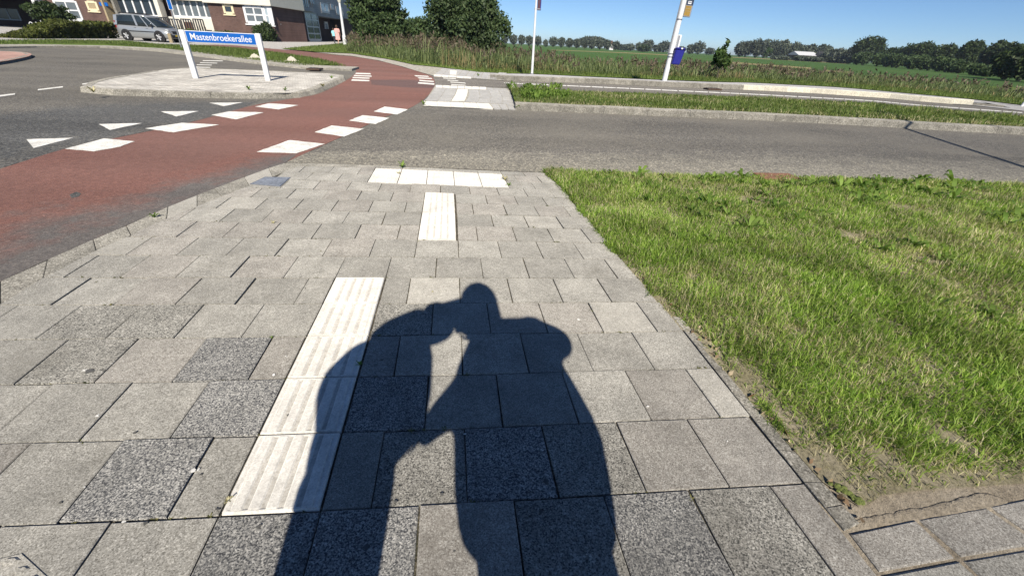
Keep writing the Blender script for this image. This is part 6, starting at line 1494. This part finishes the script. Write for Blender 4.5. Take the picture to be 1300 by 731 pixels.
torso(bm, T3([(.55, .235, .49, .12), (.68, .24, .49, .12), (.79, .246, .475, .12), (.90, .213, .495, .12), (.94, .207, .54, .12), (.97, .203, .575, .12), (1.02, .20, .60, .12), (1.10, .168, .612, .12), (1.155, .156, .614, .12), (1.22, .160, .614, .12), (1.28, .200, .612, .12), (1.315, .225, .605, .11), (1.33, .262, .60, .11), (1.338, .315, .59, .10), (1.40, .302, .60, .10), (1.45, .345, .60, .09), (1.49, .41, .57, .07), (1.53, .49, .56, .05)]))
fused('coat', bm, M['jacket'], t, .014, 2)
bm = bmesh.new(); capsule(bm, X(.33, Y0, .66), X(.40, Y0, .66), .085, .085)
for lx in (.31, .42): capsule(bm, X(lx, Y0, .68), X(lx, Y0 - .01, .45), .07, .062); capsule(bm, X(lx, Y0 - .01, .45), X(lx, Y0 - .03, .10), .068, .058)
fused('trousers', bm, M['darkcloth'], t, .014, 3)
for lx in (.285, .445):
    bm = bmesh.new(); capsule(bm, X(lx, Y0 - .05, .042), X(lx, Y0 + .12, .038), .048, .042); fused('shoe', bm, M['shoe'], t, .01, 2)
# -- two walkers by the building, seen from behind
def walker(px, label, H, top, legs_m, dress, hair):
    P0 = G(*px); s = H / 1.72; back = CAM - P0; fdir_ = math.atan2(-(back[0]), -(back[1])) 
    t = empty('person', tuple(P0), label, 'person', 'two people walking by the building', -.15); t.scale = (s, s, s)
    bm = bmesh.new(); head(bm, (0, .02, 1.58), .108, (0, 1, 0)); capsule(bm, (0, 0, 1.40), (0, .01, 1.52), .055, .052)
    capsule(bm, (0, 0, .95), (0, 0, 1.32), .13, .14, .7); capsule(bm, (-.14, 0, 1.36), (.14, 0, 1.36), .06, .06)
    for sg, sw in ((-1, .10), (1, -.12)):
        capsule(bm, (sg * .19, 0, 1.35), (sg * .235, -sw * .3, 1.08), .046, .038); capsule(bm, (sg * .235, -sw * .3, 1.08), (sg * .225, -sw * .9 + .05, .84), .036, .026); hand(bm, (sg * .225, -sw * .9 + .055, .83), (0, .2, -1), (sg, 0, 0), 1., .4)
        capsule(bm, (sg * .09, 0, .90), (sg * .09, sw, .48), .075, .055); capsule(bm, (sg * .09, sw, .48), (sg * .09, sw * 2.2 - .08, .09), .052, .034); capsule(bm, (sg * .09, sw * 2.2 - .10, .045), (sg * .095, sw * 2.2 + .09, .035), .04, .032)
    fused('body', bm, M['skin'], t, .012, 2); eyes((0, .02, 1.58), .108, (0, 1, 0), t)
    bm = bmesh.new(); add_ball(bm, (0, -.01, 1.615), .116, (.93, .95, .95), 2)
    if dress: capsule(bm, (0, -.06, 1.58), (0, -.06, 1.48), .085, .06)
    fused('hair', bm, hair, t, .014, 2)
    bm = bmesh.new()
    if dress: torso(bm, [(.42, 0, .24, .20, 0), (.62, 0, .215, .175, 0), (.88, 0, .19, .145, 0), (1.04, 0, .155, .115, 0), (1.2, 0, .165, .12, 0), (1.34, 0, .195, .11, 0), (1.41, 0, .12, .085, 0)])
    else: torso(bm, [(.80, 0, .205, .14, 0), (1.0, 0, .19, .135, 0), (1.2, 0, .205, .14, 0), (1.35, 0, .215, .12, 0), (1.42, 0, .12, .085, 0)])
    for sg, sw in ((-1, .10), (1, -.12)): capsule(bm, (sg * .18, 0, 1.35), (sg * .225, -sw * .2, 1.15), .066, .062)
    fused('dress' if dress else 'shirt', bm, top, t, .016, 2)
    if not dress:
        bm = bmesh.new(); capsule(bm, (-.07, 0, .86), (.07, 0, .86), .12, .12)
        for sg, sw in ((-1, .10), (1, -.12)): capsule(bm, (sg * .09, 0, .88), (sg * .09, sw, .48), .094, .072); capsule(bm, (sg * .09, sw, .48), (sg * .09, sw * 2.2 - .08, .12), .07, .058)
        fused('trousers', bm, legs_m, t, .016, 2)
    for sg, sw in ((-1, .10), (1, -.12)):
        bm = bmesh.new(); capsule(bm, (sg * .09, sw * 2.2 - .10, .045), (sg * .095, sw * 2.2 + .10, .04), .048, .042); fused('shoe', bm, M['shoe'], t, .012, 2)
    return t
dw = ((G(432, 57) - CAM) @ FW) / FOC
walker((425.4, 55.2), 'person in a turquoise shirt and dark trousers walking by the building', dw * 18.5, M['turq'], M['darkcloth'], False, M['hair'])
walker((430.2, 57), 'person in a long pink dress walking beside the white lamp post', dw * 21, M['pink'], None, True, M['hair'])
# thin summer haze over the polder
hm = bpy.data.materials.new('haze'); hm.use_nodes = True; hn = hm.node_tree.nodes; hn.remove(hn['Principled BSDF'])
pv = hn.new('ShaderNodeVolumePrincipled'); pv.inputs['Density'].default_value = .00024; pv.inputs['Color'].default_value = (.82, .90, 1., 1.); pv.inputs['Anisotropy'].default_value = .2
hm.node_tree.links.new(pv.outputs[0], hn['Material Output'].inputs['Volume'])
hz_ = box_obj('haze', -2600, 2600, -320, 3600, -1.15, 22, hm); hz_['kind'] = 'stuff'
print('objects', len(bpy.data.objects))
